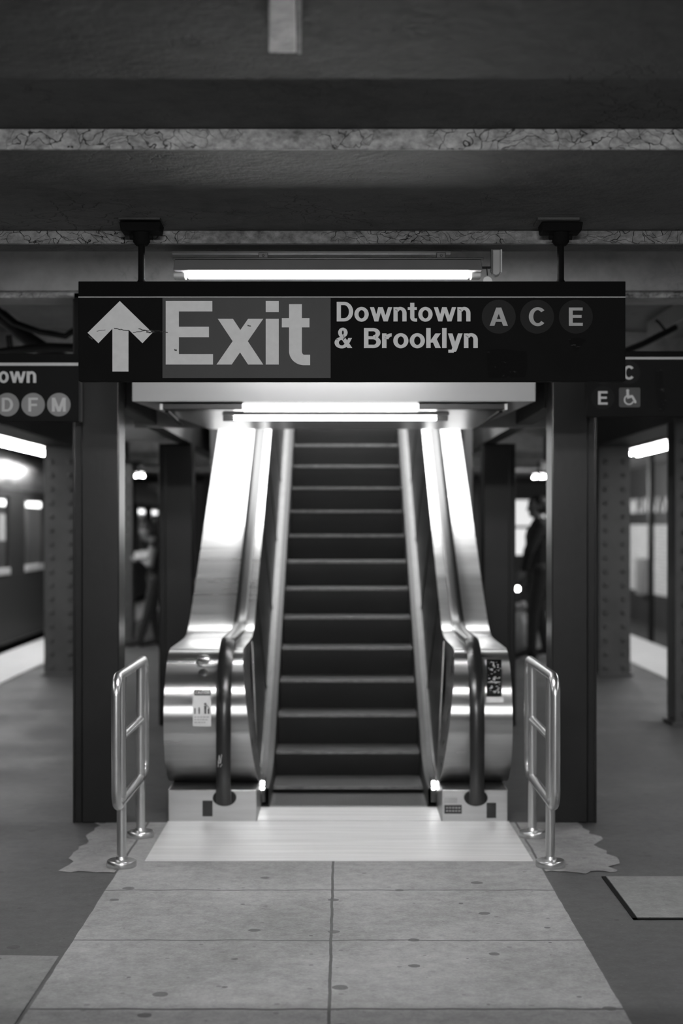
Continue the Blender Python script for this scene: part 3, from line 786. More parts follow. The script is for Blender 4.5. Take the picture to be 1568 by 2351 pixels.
edge_light(4.0, 18.00, 19.72, 'lit double tube light nearest the right picture edge above the tiled wall', GRT)
edge_light(4.0, 19.88, 21.60, 'lit double tube light next to the right riveted column', GRT)
edge_light(4.0, 31.35, 32.0, 'far lit platform light above the head of the person in dark jacket', GRT)
# pale lamp box seen past the left column
t = thing('lamp_box', 'pale unlit light box hanging behind the near left escalator column', 'light', (-1.75, 14.4, 2.55))
MB().box(PX(284, 14.4), PX(384, 14.4), 14.3, 14.55, PZ(1010, 14.4), PZ(978, 14.4)).build('housing', M['pale'], t, .01)
MB().box(PX(325, 14.4), PX(331, 14.4), 14.36, 14.40, PZ(978, 14.4), 3.3).build('hanger', M['black'], t)
MB().box(PX(284, 14.4), PX(388, 14.4), 14.28, 14.57, PZ(1012, 14.4), PZ(1005, 14.4)).build('rim', M['pale'], t, .004)
# light box over right bay (seen at the right edge above the sign)
t = thing('lamp_box', 'pale edged light box on the ceiling above the right sign', 'light', (2.55, 11.6, 3.25))
mb = MB(); mb.box(PX(1545, 11.6), 2.9, 10.9, 12.5, 3.17, 3.298)
mb.build('housing', M['housing'], t, .01)
MB().box(PX(1540, 11.6), PX(1545, 11.6), 10.9, 12.5, 3.15, 3.298).build('rim', M['pale'], t, .003)
# lit notice board far right
t = thing('lit_board', 'bright white lit board behind the person in the dark jacket', 'board', (3.5, 30, .9))
yb = 30.0
MB().box(PX(1176, yb), PX(1262, yb), yb, yb + .15, 0, PZ(1140, yb)).build('frame', M['wall_dark'], t)
MB().box(PX(1181, yb), PX(1250, yb), yb - .02, yb, PZ(1207, yb), PZ(1148, yb)).build('upper_panel', M['board'], t)
MB().box(PX(1181, yb), PX(1250, yb), yb - .02, yb, PZ(1274, yb), PZ(1213, yb)).build('lower_panel', M['board'], t)
t = thing('post_lamp', 'tiny bright lamp on a short post left of the person in the dark jacket', 'light', (PX(1188, 25), 25, 0))
MB().tube([(PX(1188, 25), 25, 0), (PX(1188, 25), 25, PZ(1356, 25))], .02, 8).build('post', M['housing_dark'], t)
MB().ball((PX(1188, 25), 25, PZ(1352, 25)), .035, 10).build('bulb', M['spot'], t)

# cables and pipes
def cable(label, pts, r, name='cable_bundle', cat='cable'):
    return tag(MB().tube(pts, r, 10).build(name, M['cable']), label, cat, None, 'thing')
cable('thick black cable sloping down under the ceiling at the left edge', [P(-60, 712, 11), P(5, 728, 11), P(60, 775, 11.2), P(120, 815, 11.4), P(200, 850, 11.6)], .055)
cable('thin black cable looping along the beam above the left sign', [P(-30, 690, 10.5), P(30, 740, 10.6), P(90, 762, 10.7), P(150, 772, 10.8), P(190, 745, 10.8)], .022)
cable('black pipe running flat just above the left sign', [P(-40, 815, 10.2), P(60, 802, 10.3), P(110, 797, 10.4), P(200, 800, 10.5)], .03, 'pipe', 'pipe')
cable('short black cable drop crossing above the left sign', [P(20, 770, 11), P(24, 800, 11), P(40, 815, 11)], .02)
cable('dark conduit slanting up to the ceiling light box above the right sign', [P(1420, 812, 10.6), P(1475, 790, 11), P(1550, 752, 11.5)], .022, 'conduit', 'conduit')
t = cable('dark wire hook on the ceiling above the right sign', [P(1505, 735, 10.8), P(1512, 740, 10.8), P(1526, 757, 10.9)], .009, 'wire', 'wire')

# ================================================================== HANDRAIL FRAMES (stainless)
def rail_frame(x, label):
    t = thing('handrail_frame', label, 'handrail', (x, 8.06, 0), 'stainless handrail frames before the escalator')
    r, cr = .0235, .085
    ya, yb, za, zb = 7.52, 8.60, .32, .945
    loop = []
    for cy, cz, a0 in ((ya + cr, za + cr, 180), (yb - cr, za + cr, 270), (yb - cr, zb - cr, 0), (ya + cr, zb - cr, 90)):
        for k in range(8):
            a = math.radians(a0 + 90 * k / 7)
            loop.append((x, cy + cr * math.cos(a), cz + cr * math.sin(a)))
    MB().tube(loop, r, 16, closed=True).build('loop', M['rail'], t)
    for y in (7.70, 8.43):
        post = MB().tube([(x, y, .01), (x, y, zb - .01)], r, 16).build('post', M['rail'], t)
        MB().lathe([(.070, 0), (.073, .006), (.073, .026), (.068, .033), (.03, .036), (.026, .05)], (x, y, .003), 30).build('base_flange', M['rail'], post)
    MB().tube([(x, 7.70, .635), (x, 8.43, .635)], r * .85, 16).build('mid_rail', M['rail'], t)
    return t
rail_frame(-1.080, 'stainless steel tube handrail frame standing left of the escalator landing')
rail_frame(1.0255, 'stainless steel tube handrail frame standing right of the escalator landing')

# ================================================================== ESCALATOR
def softp(u, k): return k * math.log(1 + math.exp(max(-60, min(60, u / k))))
def L(y): return .577 * softp(y - 9.903, .12)          # nosing line
def T(y): return .96 + .577 * softp(y - 10.184, .08)   # top of the balustrade deck
YEND = 16.6
esc = thing('escalator', 'escalator with bright steel sides and dark steps rising under the hanging sign', 'escalator', (0.02, 8.9, 0))
XS = (-.427, .509)
# landing plate with comb
mb = MB(); mb.face([(-.98, 7.82, .006), (.955, 7.82, .006), (.945, 8.86, .006), (-.98, 8.86, .006)])
mb.face([(-.98, 7.82, .0), (.955, 7.82, .0), (.955, 7.82, .006), (-.98, 7.82, .006)])
mb.build('landing_plate', M['plate'], esc)
mb = MB(); mb.box(-.478, .565, 8.872, 9.28, 0, .008); mb.prism([(9.28, .008), (9.33, .002), (9.33, 0), (9.28, 0)], 'x', -.478, .565)
mb.build('comb_plate', M['plate'], esc)
mb = MB()
n = 88
for i in range(n):
    x = XS[0] + (XS[1] - XS[0]) * (i + .5) / n
    mb.prism([(9.30, .001), (9.30, .012), (9.365, .005), (9.365, .001)], 'x', x - .0028, x + .0028)
mb.build('comb_teeth', M['steel_rough'], esc)
# steps
def step(yf, zf_, rise, going, first=False):
    e = bpy.data.objects.new('step', None); COL.objects.link(e)
    e.location = (0, yf, zf_); e.parent = esc; e.matrix_parent_inverse = Matrix.Translation(-Vector(esc.location))
    x0, x1 = XS
    if rise > 0.005:
        h = rise - .002
        MB().prism([(yf + .004, zf_ - .022), (yf + .0, zf_ - h * .5), (yf + .012, zf_ - h), (yf + .03, zf_ - h), (yf + .03, zf_ - .022)], 'x', x0, x1).build('riser', M['riser'], e)
    MB().box(x0, x1, yf + .022, yf + going + .01, zf_ - .022, zf_).build('tread', M['tread'], e)
    mb = MB(); mb.box(x0, x1, yf, yf + .022, zf_ - .018, zf_ + .001)
    mb.box(x0, x0 + .022, yf + .022, yf + going - .01, zf_, zf_ + .0015); mb.box(x1 - .022, x1, yf + .022, yf + going - .01, zf_, zf_ + .0015)
    mb.build('nosing', M['nosing'], e, .003)
    return e
step(9.345, .001, 0.0, .46)
step(9.82, .042, .041, .42)
z = .2; y = 10.245
step(y, z, .158, .345)
for k in range(1, 17):
    step(y + .3455 * k, z + .2 * k, .2, .345)
ys = [9.30 + .06 * i for i in range(int((YEND - 9.30) / .06) + 1)]
# skirts, inner panels, decks, handrails on both sides
def side(s, xsk, xm, xpt, xin_bot, xout, xhr, tagname):
    # skirt: vertical face beside the steps with a pale top moulding
    path = [(yy, L(yy) + .115) for yy in ys]
    mb = MB()
    for a, b in zip(path, path[1:]):
        mb.face([(xsk, a[0], a[1]), (xsk, b[0], b[1]), (xsk, b[0], b[1] - .34), (xsk, a[0], a[1] - .34)], True)
        xq = xsk + (xm - xsk) * .5
        mb.face([(xsk, a[0], a[1]), (xsk, b[0], b[1]), (xq, b[0], b[1] + .012), (xq, a[0], a[1] + .012)], True)
    mb.build('skirt', M['skirt'], esc)
    mb = MB()
    for a, b in zip(path, path[1:]):
        mb.face([(xq, a[0], a[1] + .012), (xq, b[0], b[1] + .012), (xm, b[0], b[1] + .035), (xm, a[0], a[1] + .035)], True)
    sec = [(xm - .006, .028), (xm + .006, .028), (xm + .006, .050), (xm - .006, .050)]
    mb.sweep(path, sec, False).build('skirt_moulding', M['moulding'], esc)
    # dark inner panel leaning out up to the deck
    ps = [9.42 + .06 * i for i in range(int((YEND - 9.42) / .06) + 1)]
    mb = MB()
    for a, b in zip(ps, ps[1:]):
        def low(v): return L(v) + .155
        def top(v):
            tt = T(v) - .012
            return min(tt, .20 + (v - 9.36) * 1.45) if v < 9.95 else tt
        def xt(v): # top x follows the slanted edge
            f = (top(v) - low(v)) / max(.05, (T(v) - .012 - low(v)))
            return xm + (xpt - xm) * max(0, min(1, f))
        mb.face([(xm, a, low(a)), (xm, b, low(b)), (xt(b), b, top(b)), (xt(a), a, top(a))], True)
        mb.face([(xm + s * .012, a, low(a)), (xm + s * .012, b, low(b)), (xt(b) + s * .012, b, top(b)), (xt(a) + s * .012, a, top(a))], True)
    pan = mb.build('inner_panel', M['panel'], esc)
    mb = MB()
    edge = [(xm - s * .004, 9.40, .17)] + [(xm + (xpt - xm) * (i / 8) - s * .004, 9.40 + .55 * i / 8, .17 + .77 * i / 8) for i in range(1, 9)]
    mb.tube(edge, .006, 8).build('panel_trim', M['steel_rough'], pan)
    for i in range(7):          # panel joints
        yy = 10.6 + .85 * i
        MB().tube([(xm - s * .002, yy, L(yy) + .16), (xpt - s * .002, yy, T(yy) - .02)], .003, 6).build('panel_joint', M['steel_dark'], pan)
    # steel newel + deck
    tp, bt = [], []
    n = 16
    for i in range(n + 1):
        a = math.radians(180 - 90 * i / n)
        yy, h = 9.2 + .39 * math.cos(a), .39 * math.sin(a)
        tp.append((yy, .57 + h)); bt.append((yy, .57 - h))
    yy = 9.26
    while yy < YEND:
        tp.append((yy, T(yy))); bt.append((yy, max(.05, .18 - (yy - 9.2) * .1, T(yy) - .95))); yy += .06
    def xi(p, top_):
        fade = max(0, min(1, (9.9 - p[0]) / .5))
        return xpt + (xin_bot - xpt) * min(1, max(0, (top_ - p[1]) / .78)) * fade
    mb = MB()
    bm = mb.bm
    rows = []
    for pt, pb in zip(tp, bt):
        tt = max(pt[1], T(pt[0]) if pt[0] > 9.2 else .96)
        r = []
        K = 6
        r.append(bm.verts.new((xout, pt[0], pt[1])))
        for k in range(K + 1):
            zz = pt[1] + (pb[1] - pt[1]) * k / K
            r.append(bm.verts.new((xi((pt[0], zz), tt), pt[0], zz)))
        r.append(bm.verts.new((xout, pb[0], pb[1])))
        rows.append(r)
    for a, b in zip(rows, rows[1:]):
        m_ = len(a)
        for k in range(m_):
            try:
                f = bm.faces.new((a[k], a[(k + 1) % m_], b[(k + 1) % m_], b[k]))
                f.smooth = k in (0, m_ - 2)
            except ValueError: pass
    bmesh.ops.remove_doubles(bm, verts=bm.verts, dist=.0005)
    newel = mb.build('newel_deck', M['steel'], esc)
    # base box, boot, plaque
    xb0, xb1 = (-.98, -.478) if s < 0 else (.567, .94)
    MB().box(xb0, xb1, 8.862, 9.5, .0, .182).build('newel_base', M['steel_rough'], esc, .004)
    mb = MB()
    mb.prism([(xhr + .066 * math.cos(a * PI / 12), .140 + .045 * math.sin(a * PI / 12)) for a in range(24)], 'y', 8.83, 8.87)
    mb.build('handrail_boot', M['boot'], esc, .006)
    # handrail
    path = [(8.80, .12), (8.775, .20), (8.768, .32), (8.768, .45)]
    for i in range(1, 15):
        a = math.radians(180 - 90 * i / 14 * 1.0)
        path.append((9.2 + .432 * math.cos(a), .57 + .432 * math.sin(a)))
    yy = 9.28
    while yy < YEND:
        path.append((yy, T(yy) + .042)); yy += .06
    w = .040
    sec = [(xhr - w, -.012), (xhr - w * 1.05, 0), (xhr - w, .014), (xhr - w * .6, .023), (xhr, .026), (xhr + w * .6, .023), (xhr + w, .014), (xhr + w * 1.05, 0), (xhr + w, -.012), (xhr, -.020)]
    MB().sweep(path, sec).build('handrail', M['rubber'], esc)
    # guide rails that carry the handrail
    mb = MB()
    gp = [(yy_, T(yy_)) for yy_ in [9.3 + .06 * i for i in range(int((YEND - 9.3) / .06))]]
    mb.sweep(gp, [(xhr - .02, 0), (xhr - .02, .03), (xhr + .02, .03), (xhr + .02, 0)], False)
    mb.build('handrail_guide', M['steel_rough'], esc)
    return newel
nl = side(-1, -.432, -.505, -.572, -.478, -1.0, -.66, 'left')
nr = side(1, .514, .580, .655, .562, .962, .758, 'right')
# truss cladding below the steps
mb = MB()
mb.prism([(9.6, -.02), (10.3, .02)] + [(yy, L(yy) - .32) for yy in (10.6, 12, 14, YEND)] + [(yy, max(-.02, L(yy) - .95)) for yy in (YEND, 14, 12.5, 11.6)], 'x', -.99, .955)
mb.build('truss_cladding', M['panel'], esc)
# comb lamps
for x in (PX(603, 9.36), PX(995, 9.36)):
    MB().box(x - .011, x + .011, 9.345, 9.36, PZ(1813, 9.36), PZ(1792, 9.36)).build('comb_lamp', M['comb_lamp'], esc, .006, 3)
    MB().box(x - .018, x + .018, 9.36, 9.42, 0.02, PZ(1786, 9.36)).build('lamp_bracket', M['panel'], esc, .004)
# sensor plaques and data plates on the bases
yq = 8.861
def plaque(a, b, c, d, m, name, parent=esc):
    return MB().box(PX(a, yq), PX(b, yq), yq - .006, yq + .004, PZ(d, yq), PZ(c, yq)).build(name, m, parent, .002)
plaque(465, 488, 1838, 1874, M['screen'], 'sensor_plaque')
plaque(1117, 1139, 1843, 1878, M['screen'], 'sensor_plaque')
plaque(1020, 1050, 1831, 1843, M['sticker_grey'], 'data_plate')
pl = plaque(1020, 1060, 1848, 1868, M['screen'], 'data_plate')
mb = MB()
for r_ in range(2):
    for a in range(5):
        mb.face([(PX(p, yq), yq - .0068, PZ(q_, yq)) for p, q_ in ((1024 + a * 7, 1853 + r_ * 7), (1028.5 + a * 7, 1853 + r_ * 7), (1028.5 + a * 7, 1855.5 + r_ * 7), (1024 + a * 7, 1855.5 + r_ * 7))])
mb.flat('data_plate_print', M['sticker_grey'], pl)
# stickers on the curved newels
def on_newel(px, py):
    """point on the newel drum under a photo pixel"""
    for i in range(60):
        y_ = 8.80 + .39 * i / 60
        zz = PZ(py, y_)
        if (y_ - 9.2) ** 2 + (zz - .57) ** 2 <= .392 ** 2: break
    return y_
def newel_patch(px0, px1, py0, py1, lift, name, m, parent, n=8):
    mb = MB()
    def pt(px, py):
        y_ = on_newel(px, py)
        v = P(px, py, y_)
        d = Vector((0, v.y - 9.2, v.z - .57)).normalized()
        return Vector((v.x, 9.2 + d.y * (.39 + lift), .57 + d.z * (.39 + lift)))
    for i in range(n):
        a, b = py0 + (py1 - py0) * i / n, py0 + (py1 - py0) * (i + 1) / n
        mb.face([pt(px0, a), pt(px1, a), pt(px1, b), pt(px0, b)], True)
    return mb.flat(name, m, parent), pt
st, pt = newel_patch(442.5, 484.5, 1584, 1667, .002, 'caution_sticker', M['sticker'], nl, 16)
hd, _ = newel_patch(446, 484, 1584, 1597, .0032, 'sticker_header', M['sticker_ink'], nl, 4)
ink = MB(); pale = MB()
def spoly(mb_, pts, lift=.0045):
    out = []
    for a, b in pts:
        v = pt(a, b); d = Vector((0, v.y - 9.2, v.z - .57)).normalized()
        out.append(v + d * (lift - .002))
    mb_.face(out)
for p in text_polys('CAUTION', 449, 481, -1594, 6.5, gap=.12): spoly(pale, [(a, -b) for a, b in p])
pale.flat('sticker_title', M['sticker_white'] if 'sticker_white' in M else M['sticker'], nl)
def fig(cx, base, h):
    spoly(ink, [(cx + h * .11 * math.cos(2 * PI * i / 10), base - h * .89 + h * .11 * math.sin(2 * PI * i / 10)) for i in range(10)])
    spoly(ink, [(cx - h * .12, base - h * .76), (cx + h * .12, base - h * .76), (cx + h * .10, base - h * .38), (cx - h * .10, base - h * .38)])
    spoly(ink, [(cx - h * .09, base - h * .40), (cx + h * .09, base - h * .40), (cx + h * .09, base), (cx - h * .09, base)])
fig(457.5, 1639, 15); fig(471.5, 1639, 25)
spoly(ink, [(446.5, 1626), (449, 1626), (449, 1639), (446.5, 1639)])
spoly(ink, [(473, 1618), (474, 1617), (482, 1627), (481.5, 1629)])
spoly(ink, [(477, 1628), (481, 1627), (481, 1639), (477, 1639)])
ink.flat('sticker_pictogram', M['sticker_ink'], nl)
gr = MB()
for i, (a, b) in enumerate(((446, 480), (446, 478), (446, 472))):
    c = a
    while c < b:
        w_ = random.uniform(3, 7); spoly(gr, [(c, 1645 + 6 * i), (min(b, c + w_), 1645 + 6 * i), (min(b, c + w_), 1647.4 + 6 * i), (c, 1647.4 + 6 * i)]); c += w_ + 1.4
gr.flat('sticker_print', M['sticker_grey'], nl)
# dark round button on left drum, dark worn plate on right drum
mb = MB()
v = pt(467, 1546); d = Vector((0, v.y - 9.2, v.z - .57)).normalized()
mb.tube([v - d * .01, v + d * .004, v + d * .007], [.028, .028, .022], 18).build('stop_button', M['housing_dark'], nl)
v = pt(467, 1516); d = Vector((0, v.y - 9.2, v.z - .57)).normalized()
MB().tube([v - d * .01, v + d * .012, v + d * .018], [.036, .036, .026], 18).build('key_switch', M['steel'], nl)
pr, _ = newel_patch(1117, 1151, 1515, 1599, .003, 'worn_notice', M['screen'], nr, 14)
_, pt = newel_patch(1115, 1156, 1600, 1613, .002, 'notice_strip', M['sticker'], nr, 4)
sm = MB()
for i in range(60):
    a, b = random.uniform(1119, 1147), random.uniform(1520, 1592)
    w_, h_ = random.uniform(1.5, 6), random.uniform(.8, 2.6)
    spoly(sm, [(a, b), (a + w_, b - .6), (a + w_ * .8, b + h_), (a, b + h_ * .8)])
for i in range(20):
    a = 1119 + i * 1.5; spoly(sm, [(a, 1566), (a + 1.3, 1565.5), (a + 1.2, 1569), (a, 1568.5)])
sm.flat('notice_residue', M['sticker_grey'], nr)
# graffiti tag on the left handrail
mb = MB()
hx = PX(505, 8.75)
for a, b, c, d in ((-.010, .33, -.004, .395), (-.004, .395, .004, .35), (.004, .35, .010, .40), (.002, .33, .012, .345), (-.012, .36, .0, .35)):
    mb.tube([(hx + a, 8.741, b), (hx + c, 8.741, d)], .0025, 6)
mb.build('handrail_scrawl', M['sticker_grey'], esc)

# ================================================================== TRAIN on the left track
tr = thing('subway_train', 'dark subway train with lit windows standing at the left platform', 'train', (-5.8, 30, -1.1))
XT = -4.50
ya, yb = 16.0, 44.0
per = 2.5
wins = [(22.3 + per * i, 23.75 + per * i) for i in range(-2, 9)]
ZW0, ZW1 = 1.03, 2.06
mb = MB()
mb.box(XT - .06, XT, ya, yb, .10, ZW0)
mb.box(XT - .06, XT, ya, yb, ZW1, 2.16)
cur = ya
for a, b in wins:
    mb.box(XT - .06, XT, cur, a, ZW0, ZW1); cur = b
mb.box(XT - .06, XT, cur, yb, ZW0, ZW1)
mb.build('side_wall', M['train_body'], tr)
MB().box(XT - .5, XT - .08, ya, yb, -.55, .10).build('underframe', M['black'], tr)
mb = MB(); mb.prism([(XT, 2.16), (XT, 2.50), (XT - .12, 2.66), (XT - .5, 2.80), (XT - 2.3, 2.80), (XT - 2.8, 2.5), (XT - 2.8, 2.16)], 'y', ya, yb)
mb.build('roof', M['fascia'], tr)
mb = MB(); mb.box(XT - 2.8, XT - 2.74, ya, yb, .10, 2.16); mb.box(XT - 2.8, XT - .06, ya, yb, .06, .12)
for a, b in wins:
    mb.box(XT - .9, XT - .3, a - .1, b + .1, .12, .62)
mb.build('interior', M['train_in'], tr)
for a, b in wins:
    vis = True
    MB().box(XT - .035, XT - .025, a, b, ZW0, ZW1).build('window_pane', M['glass'], tr)
    MB().box(XT - .10, XT + .012, a - .02, b + .02, ZW0 - .02, ZW0 + .07).build('window_ledge', M['pale'], tr, .004)
    MB().box(XT - .35, XT - .25, a + 1.8, a + 2.95, 1.955, 2.035).build('interior_lamp', M['train_lamp'], tr)
for a, b in wins:
    for u in (.3, .8):
        MB().tube([(XT - .75, a + (b - a) * u, .12), (XT - .75, a + (b - a) * u, 2.16)], .02, 8).build('grab_pole', M['rail'], tr)
for a, b in wins[1:2]:
    MB().box(XT - .24, XT - .22, b + .41, b + .95, 1.46, 1.83).build('lit_poster', M['board'], tr)

# ================================================================== PEOPLE
def body(name, label, loc, joints, limbs, hair_balls, mats, heading, scale=1.0, extra=None):
    """one continuous remeshed figure. joints: name -> (x,y,z) figure space facing -x... ; limbs: (a,b,ra,rb,material index)"""
    root = thing(name, label, 'person', loc)
    R = Matrix.Rotation(heading, 4, 'Z')
    J = {k: (R @ Vector(v)) * scale for k, v in joints.items()}
    bm = bmesh.new()
    segs = []
    for a, b, ra, rb, mi in limbs:
        pa = J[a] if isinstance(a, str) else (R @ Vector(a)) * scale
        pb = J[b] if isinstance(b, str) else (R @ Vector(b)) * scale
        ra *= scale; rb *= scale
        segs.append((pa, pb, ra, rb, mi))
        n = max(2, int((pb - pa).length / (min(ra, rb) * .45)) + 1)
        n = min(n, 40)
        for i in range(n + 1):
            u = i / n
            bmesh.ops.create_icosphere(bm, subdivisions=2, radius=ra + (rb - ra) * u, matrix=Matrix.Translation(pa.lerp(pb, u)))
    me = bpy.data.meshes.new('tmp'); bm.to_mesh(me); bm.free()
    tmp = bpy.data.objects.new('tmp', me); COL.objects.link(tmp)
    rm = tmp.modifiers.new('r', 'REMESH'); rm.mode = 'VOXEL'; rm.voxel_size = .0085
    smo = tmp.modifiers.new('s', 'SMOOTH'); smo.iterations = 3; smo.factor = .5
    dg = bpy.context.evaluated_depsgraph_get()
    out = bpy.data.meshes.new_from_object(tmp.evaluated_get(dg))
    bpy.data.objects.remove(tmp)
    out.name = 'body'
    out.materials.clear()
    for m_ in mats: out.materials.append(m_)
    for p in out.polygons:
        c = p.center; best, bi = 1e9, 0
        for pa, pb, ra, rb, mi in segs:
            ab = pb - pa; l2 = ab.length_squared
            u = 0 if l2 < 1e-9 else max(0, min(1, (c - pa).dot(ab) / l2))
            dd = (c - (pa + ab * u)).length - (ra + (rb - ra) * u)
            if dd < best: best, bi = dd, mi
        p.material_index = bi; p.use_smooth = True
    o = bpy.data.objects.new('body', out); COL.objects.link(o)
    o.parent = root
    mb = MB()
    for c, r, sy_, sz_ in hair_balls:
        v = (R @ Vector(c)) * scale
        mb.ball(v, r * scale, 16, sy_, sz_)
    h = mb.build('hair', M['hair']); h.parent = root
    return root, R
def hand(limbs, wrist, d, up, side_, mi, curl=.5, s=1.0):
    """palm, four fingers of different length and a thumb; d = pointing direction, up = back of hand, side_ = thumb side"""
    w = Vector(wrist); d = Vector(d).normalized(); up = Vector(up).normalized(); sd = Vector(side_).normalized()
    for k, (off, ln) in enumerate(((.030, .070), (.010, .078), (-.010, .073), (-.029, .058))):
        k0 = w + d * .03 + sd * off * .8
        k1 = w + d * .095 + sd * off
        limbs.append((tuple(w + d * .012 + sd * off * .5), tuple(k1), .016, .0125, mi))
        d2 = (d * math.cos(curl) - up * math.sin(curl)); d3 = (d * math.cos(curl * 2) - up * math.sin(curl * 2))
        m1 = k1 + d2 * ln * .5; m2 = m1 + d3 * ln * .5
        limbs.append((tuple(k1), tuple(m1), .0095, .009, mi)); limbs.append((tuple(m1), tuple(m2), .009, .0075, mi))
    t0 = w + d * .03 + sd * .03; t1 = t0 + (d * .6 + sd * .7).normalized() * .04; t2 = t1 + (d * .9 + sd * .2 - up * .3).normalized() * .032
    limbs.append((tuple(t0), tuple(t1), .014, .0115, mi)); limbs.append((tuple(t1), tuple(t2), .0105, .0085, mi))
def head(limbs, c, fwd, mi, s=1.0):
    """skull, jaw, nose, ears, brow around centre c; fwd = facing direction"""
    c = Vector(c); f = Vector(fwd).normalized(); upv = Vector((0, 0, 1)); rgt = f.cross(upv).normalized(); u = rgt.cross(f)
    def q(a, b, d): return tuple(c + f * a + rgt * b + u * d)
    limbs += [(q(-.025, 0, .03), q(.02, 0, .035), .082, .080, mi), (q(.03, 0, -.02), q(.05, 0, -.075), .062, .040, mi),
              (q(.088, 0, .012), q(.112, 0, -.022), .009, .014, mi), (q(.080, .03, .028), q(.080, -.03, .028), .016, .016, mi),
              (q(-.01, .080, .012), q(-.012, .082, -.02), .016, .011, mi), (q(-.01, -.080, .012), q(-.012, -.082, -.02), .016, .011, mi),
              (q(.085, .018, -.048), q(.085, -.018, -.048), .010, .010, mi), (q(.070, 0, -.085), q(.078, 0, -.085), .020, .018, mi)]
    return q

# --- person reading, facing the train (towards -x)
fw = Vector((-1, 0, 0))
Jt = {'pel': (.04, 0, .93), 'chest': (.03, 0, 1.28), 'neck': (-.01, 0, 1.46), 'hd': (-.085, 0, 1.575),
      'hipL': (.03, .09, .92), 'hipR': (.03, -.09, .92), 'kneeL': (-.02, .10, .50), 'kneeR': (-.06, -.11, .50), 'ankL': (.05, .11, .09), 'ankR': (-.17, -.12, .09),
      'shL': (.02, .18, 1.40), 'shR': (.02, -.18, 1.40), 'elL': (-.02, .23, 1.13), 'elR': (-.02, -.23, 1.13), 'wrL': (-.14, .11, 1.20), 'wrR': (-.14, -.11, 1.20)}
lb = [('pel', (.035, 0, 1.1), .145, .13, 0), ((.035, 0, 1.1), 'chest', .13, .145, 0), ('chest', (.02, 0, 1.40), .145, .085, 0), ('neck', (-.035, 0, 1.54), .052, .05, 2),
      ('chest', 'shL', .11, .07, 0), ('chest', 'shR', .11, .07, 0),
      ('pel', 'hipL', .12, .10, 1), ('pel', 'hipR', .12, .10, 1), ('hipL', 'kneeL', .095, .068, 1), ('hipR', 'kneeR', .095, .068, 1),
      ('kneeL', 'ankL', .065, .055, 1), ('kneeR', 'ankR', .065, .055, 1), ('ankL', (-.13, .11, .04), .045, .036, 1), ('ankR', (-.35, -.13, .04), .045, .036, 1), ('ankL', (.08, .11, .045), .045, .042, 1), ('ankR', (-.14, -.12, .045), .045, .042, 1),
      ('shL', 'elL', .062, .05, 2), ('shR', 'elR', .062, .05, 2), ('elL', 'wrL', .046, .032, 2), ('elR', 'wrR', .046, .032, 2)]
head(lb, Jt['hd'], (-1, 0, -.75), 2)
hand(lb, Jt['wrL'], (-1, -.25, .15), (.2, 1, .1), (0, -.2, 1), 2, .45)
hand(lb, Jt['wrR'], (-1, .25, .15), (.2, -1, .1), (0, .2, 1), 2, .45)
body('person', 'person in dark shirt and trousers reading a paper beyond the near left column', (PX(352, 21.6), 21.6, 0), Jt, lb,
     [((-.085, 0, 1.645), .098, .95, .85), ((-.035, 0, 1.60), .092, .95, 1.0), ((-.13, 0, 1.63), .075, .95, .9)], [M['fabric'], M['denim'], M['skin']], 0.0, 1.0)
mb = MB()
bx, by = PX(352, 21.6), 21.6
mb.prism([(bx - .24, 1.225), (bx + .005, 1.25), (bx + .005, 1.335), (bx - .24, 1.31)], 'y', by - .155, by - .145)
mb.prism([(bx - .24, 1.225), (bx + .005, 1.25), (bx + .005, 1.238), (bx - .24, 1.213)], 'y', by - .155, by + .05)
rd = tag(mb.build('folded_paper', M['paper']), 'pale folded paper held open by the person in the dark shirt', 'paper', None, 'thing')

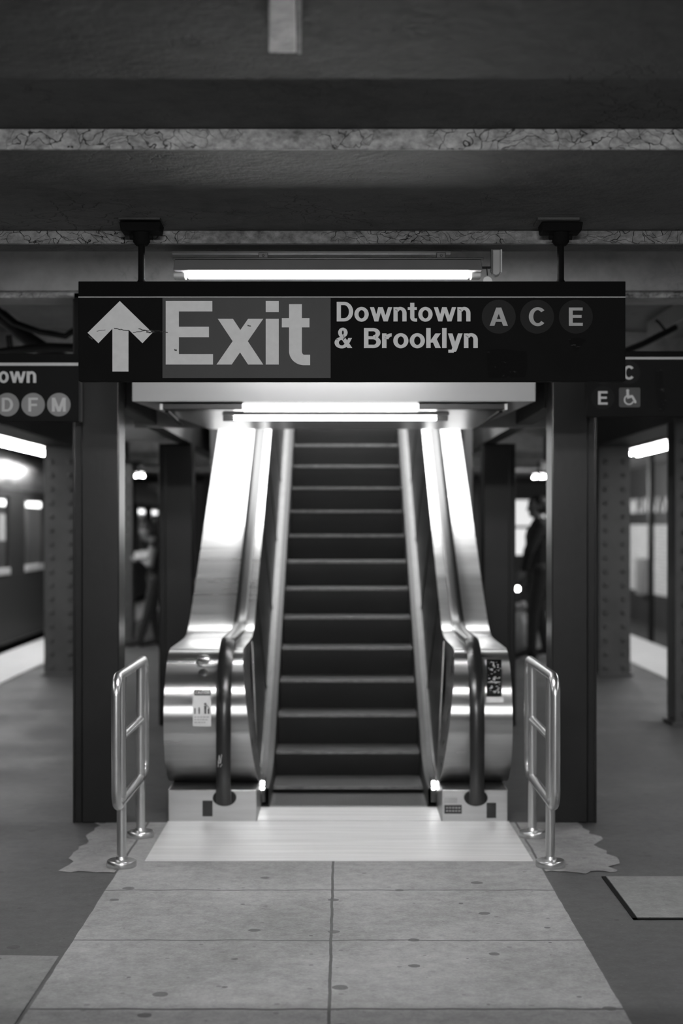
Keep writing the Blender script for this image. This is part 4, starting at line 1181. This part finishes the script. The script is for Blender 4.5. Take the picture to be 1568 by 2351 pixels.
# --- person in dark jacket on the right
Jt = {'pel': (0, 0, 1.0), 'chest': (0, 0, 1.36), 'neck': (-.01, 0, 1.55), 'hd': (-.03, 0, 1.69),
      'hipL': (0, .095, .98), 'hipR': (0, -.095, .98), 'kneeL': (.02, .10, .53), 'kneeR': (-.08, -.10, .54), 'ankL': (.10, .11, .09), 'ankR': (-.10, -.11, .10),
      'shL': (0, .20, 1.48), 'shR': (-.02, -.20, 1.48), 'elL': (.05, .27, 1.18), 'elR': (-.12, -.26, 1.20), 'wrL': (-.06, .27, .95), 'wrR': (-.22, -.22, 1.22)}
Jt['elR'] = (-.15, -.24, 1.20); Jt['wrR'] = (-.19, -.20, 1.02)
lb = [('pel', (0, 0, 1.15), .155, .15, 0), ((0, 0, 1.15), 'chest', .15, .165, 0), ('chest', (0, 0, 1.50), .16, .09, 0), ('neck', (-.02, 0, 1.62), .056, .052, 2), ((0, 0, .80), 'pel', .150, .155, 0),
      ('chest', 'shL', .12, .082, 0), ('chest', 'shR', .12, .082, 0),
      ('pel', 'hipL', .12, .105, 1), ('pel', 'hipR', .12, .105, 1), ('hipL', 'kneeL', .102, .073, 1), ('hipR', 'kneeR', .102, .073, 1),
      ('kneeL', 'ankL', .072, .058, 1), ('kneeR', 'ankR', .072, .058, 1), ('ankL', (-.09, .11, .04), .046, .036, 1), ('ankR', (-.29, -.12, .04), .046, .036, 1), ('ankL', (.13, .11, .045), .045, .042, 1), ('ankR', (-.07, -.11, .045), .045, .042, 1),
      ('shL', 'elL', .078, .062, 0), ('shR', 'elR', .078, .062, 0), ('elL', 'wrL', .06, .045, 0), ('elR', 'wrR', .06, .045, 0)]
head(lb, Jt['hd'], (-1, -.15, -.05), 2)
hand(lb, Jt['wrL'], (-.4, 0, -1), (1, .3, 0), (-1, 0, -.3), 2, .35)
hand(lb, Jt['wrR'], (-.3, 0, -1), (1, -.3, 0), (-1, 0, -.3), 2, .35)
body('person', 'person in dark jacket standing behind the near right column, facing left', (PX(1238, 19.7), 19.7, 0), Jt, lb,
     [((.0, 0, 1.745), .098, .95, .85), ((.03, 0, 1.70), .092, .95, 1.0)], [M['fabric'], M['denim'], M['skin']], 0.0, 1.125)
# pale bag on the platform left of that person
t = thing('carrier_bag', 'pale bulging tied bag standing on the platform by the person in the dark jacket', 'bag', (PX(1193, 20.6), 20.6, 0))
bm = MB()
c = Vector((PX(1193, 20.6), 20.6, 0))
bm.lathe([(.13, .0), (.17, .06), (.18, .2), (.17, .34), (.135, .46), (.07, .52), (.045, .555)], c, 24)
for v in bm.bm.verts:
    a = math.atan2(v.co.y - c.y, v.co.x - c.x); v.co.x += .015 * math.sin(5 * a + 9 * v.co.z); v.co.y += .015 * math.cos(7 * a + 5 * v.co.z)
for f in bm.bm.faces: f.smooth = True
bm.build('sack', M['bag'], t)
mb = MB()
mb.ball(c + Vector((-.03, 0, .60)), .06, 12, 1, .9); mb.ball(c + Vector((.04, 0, .62)), .055, 12, 1, 1.1)
mb.build('knot', M['bag'], t)
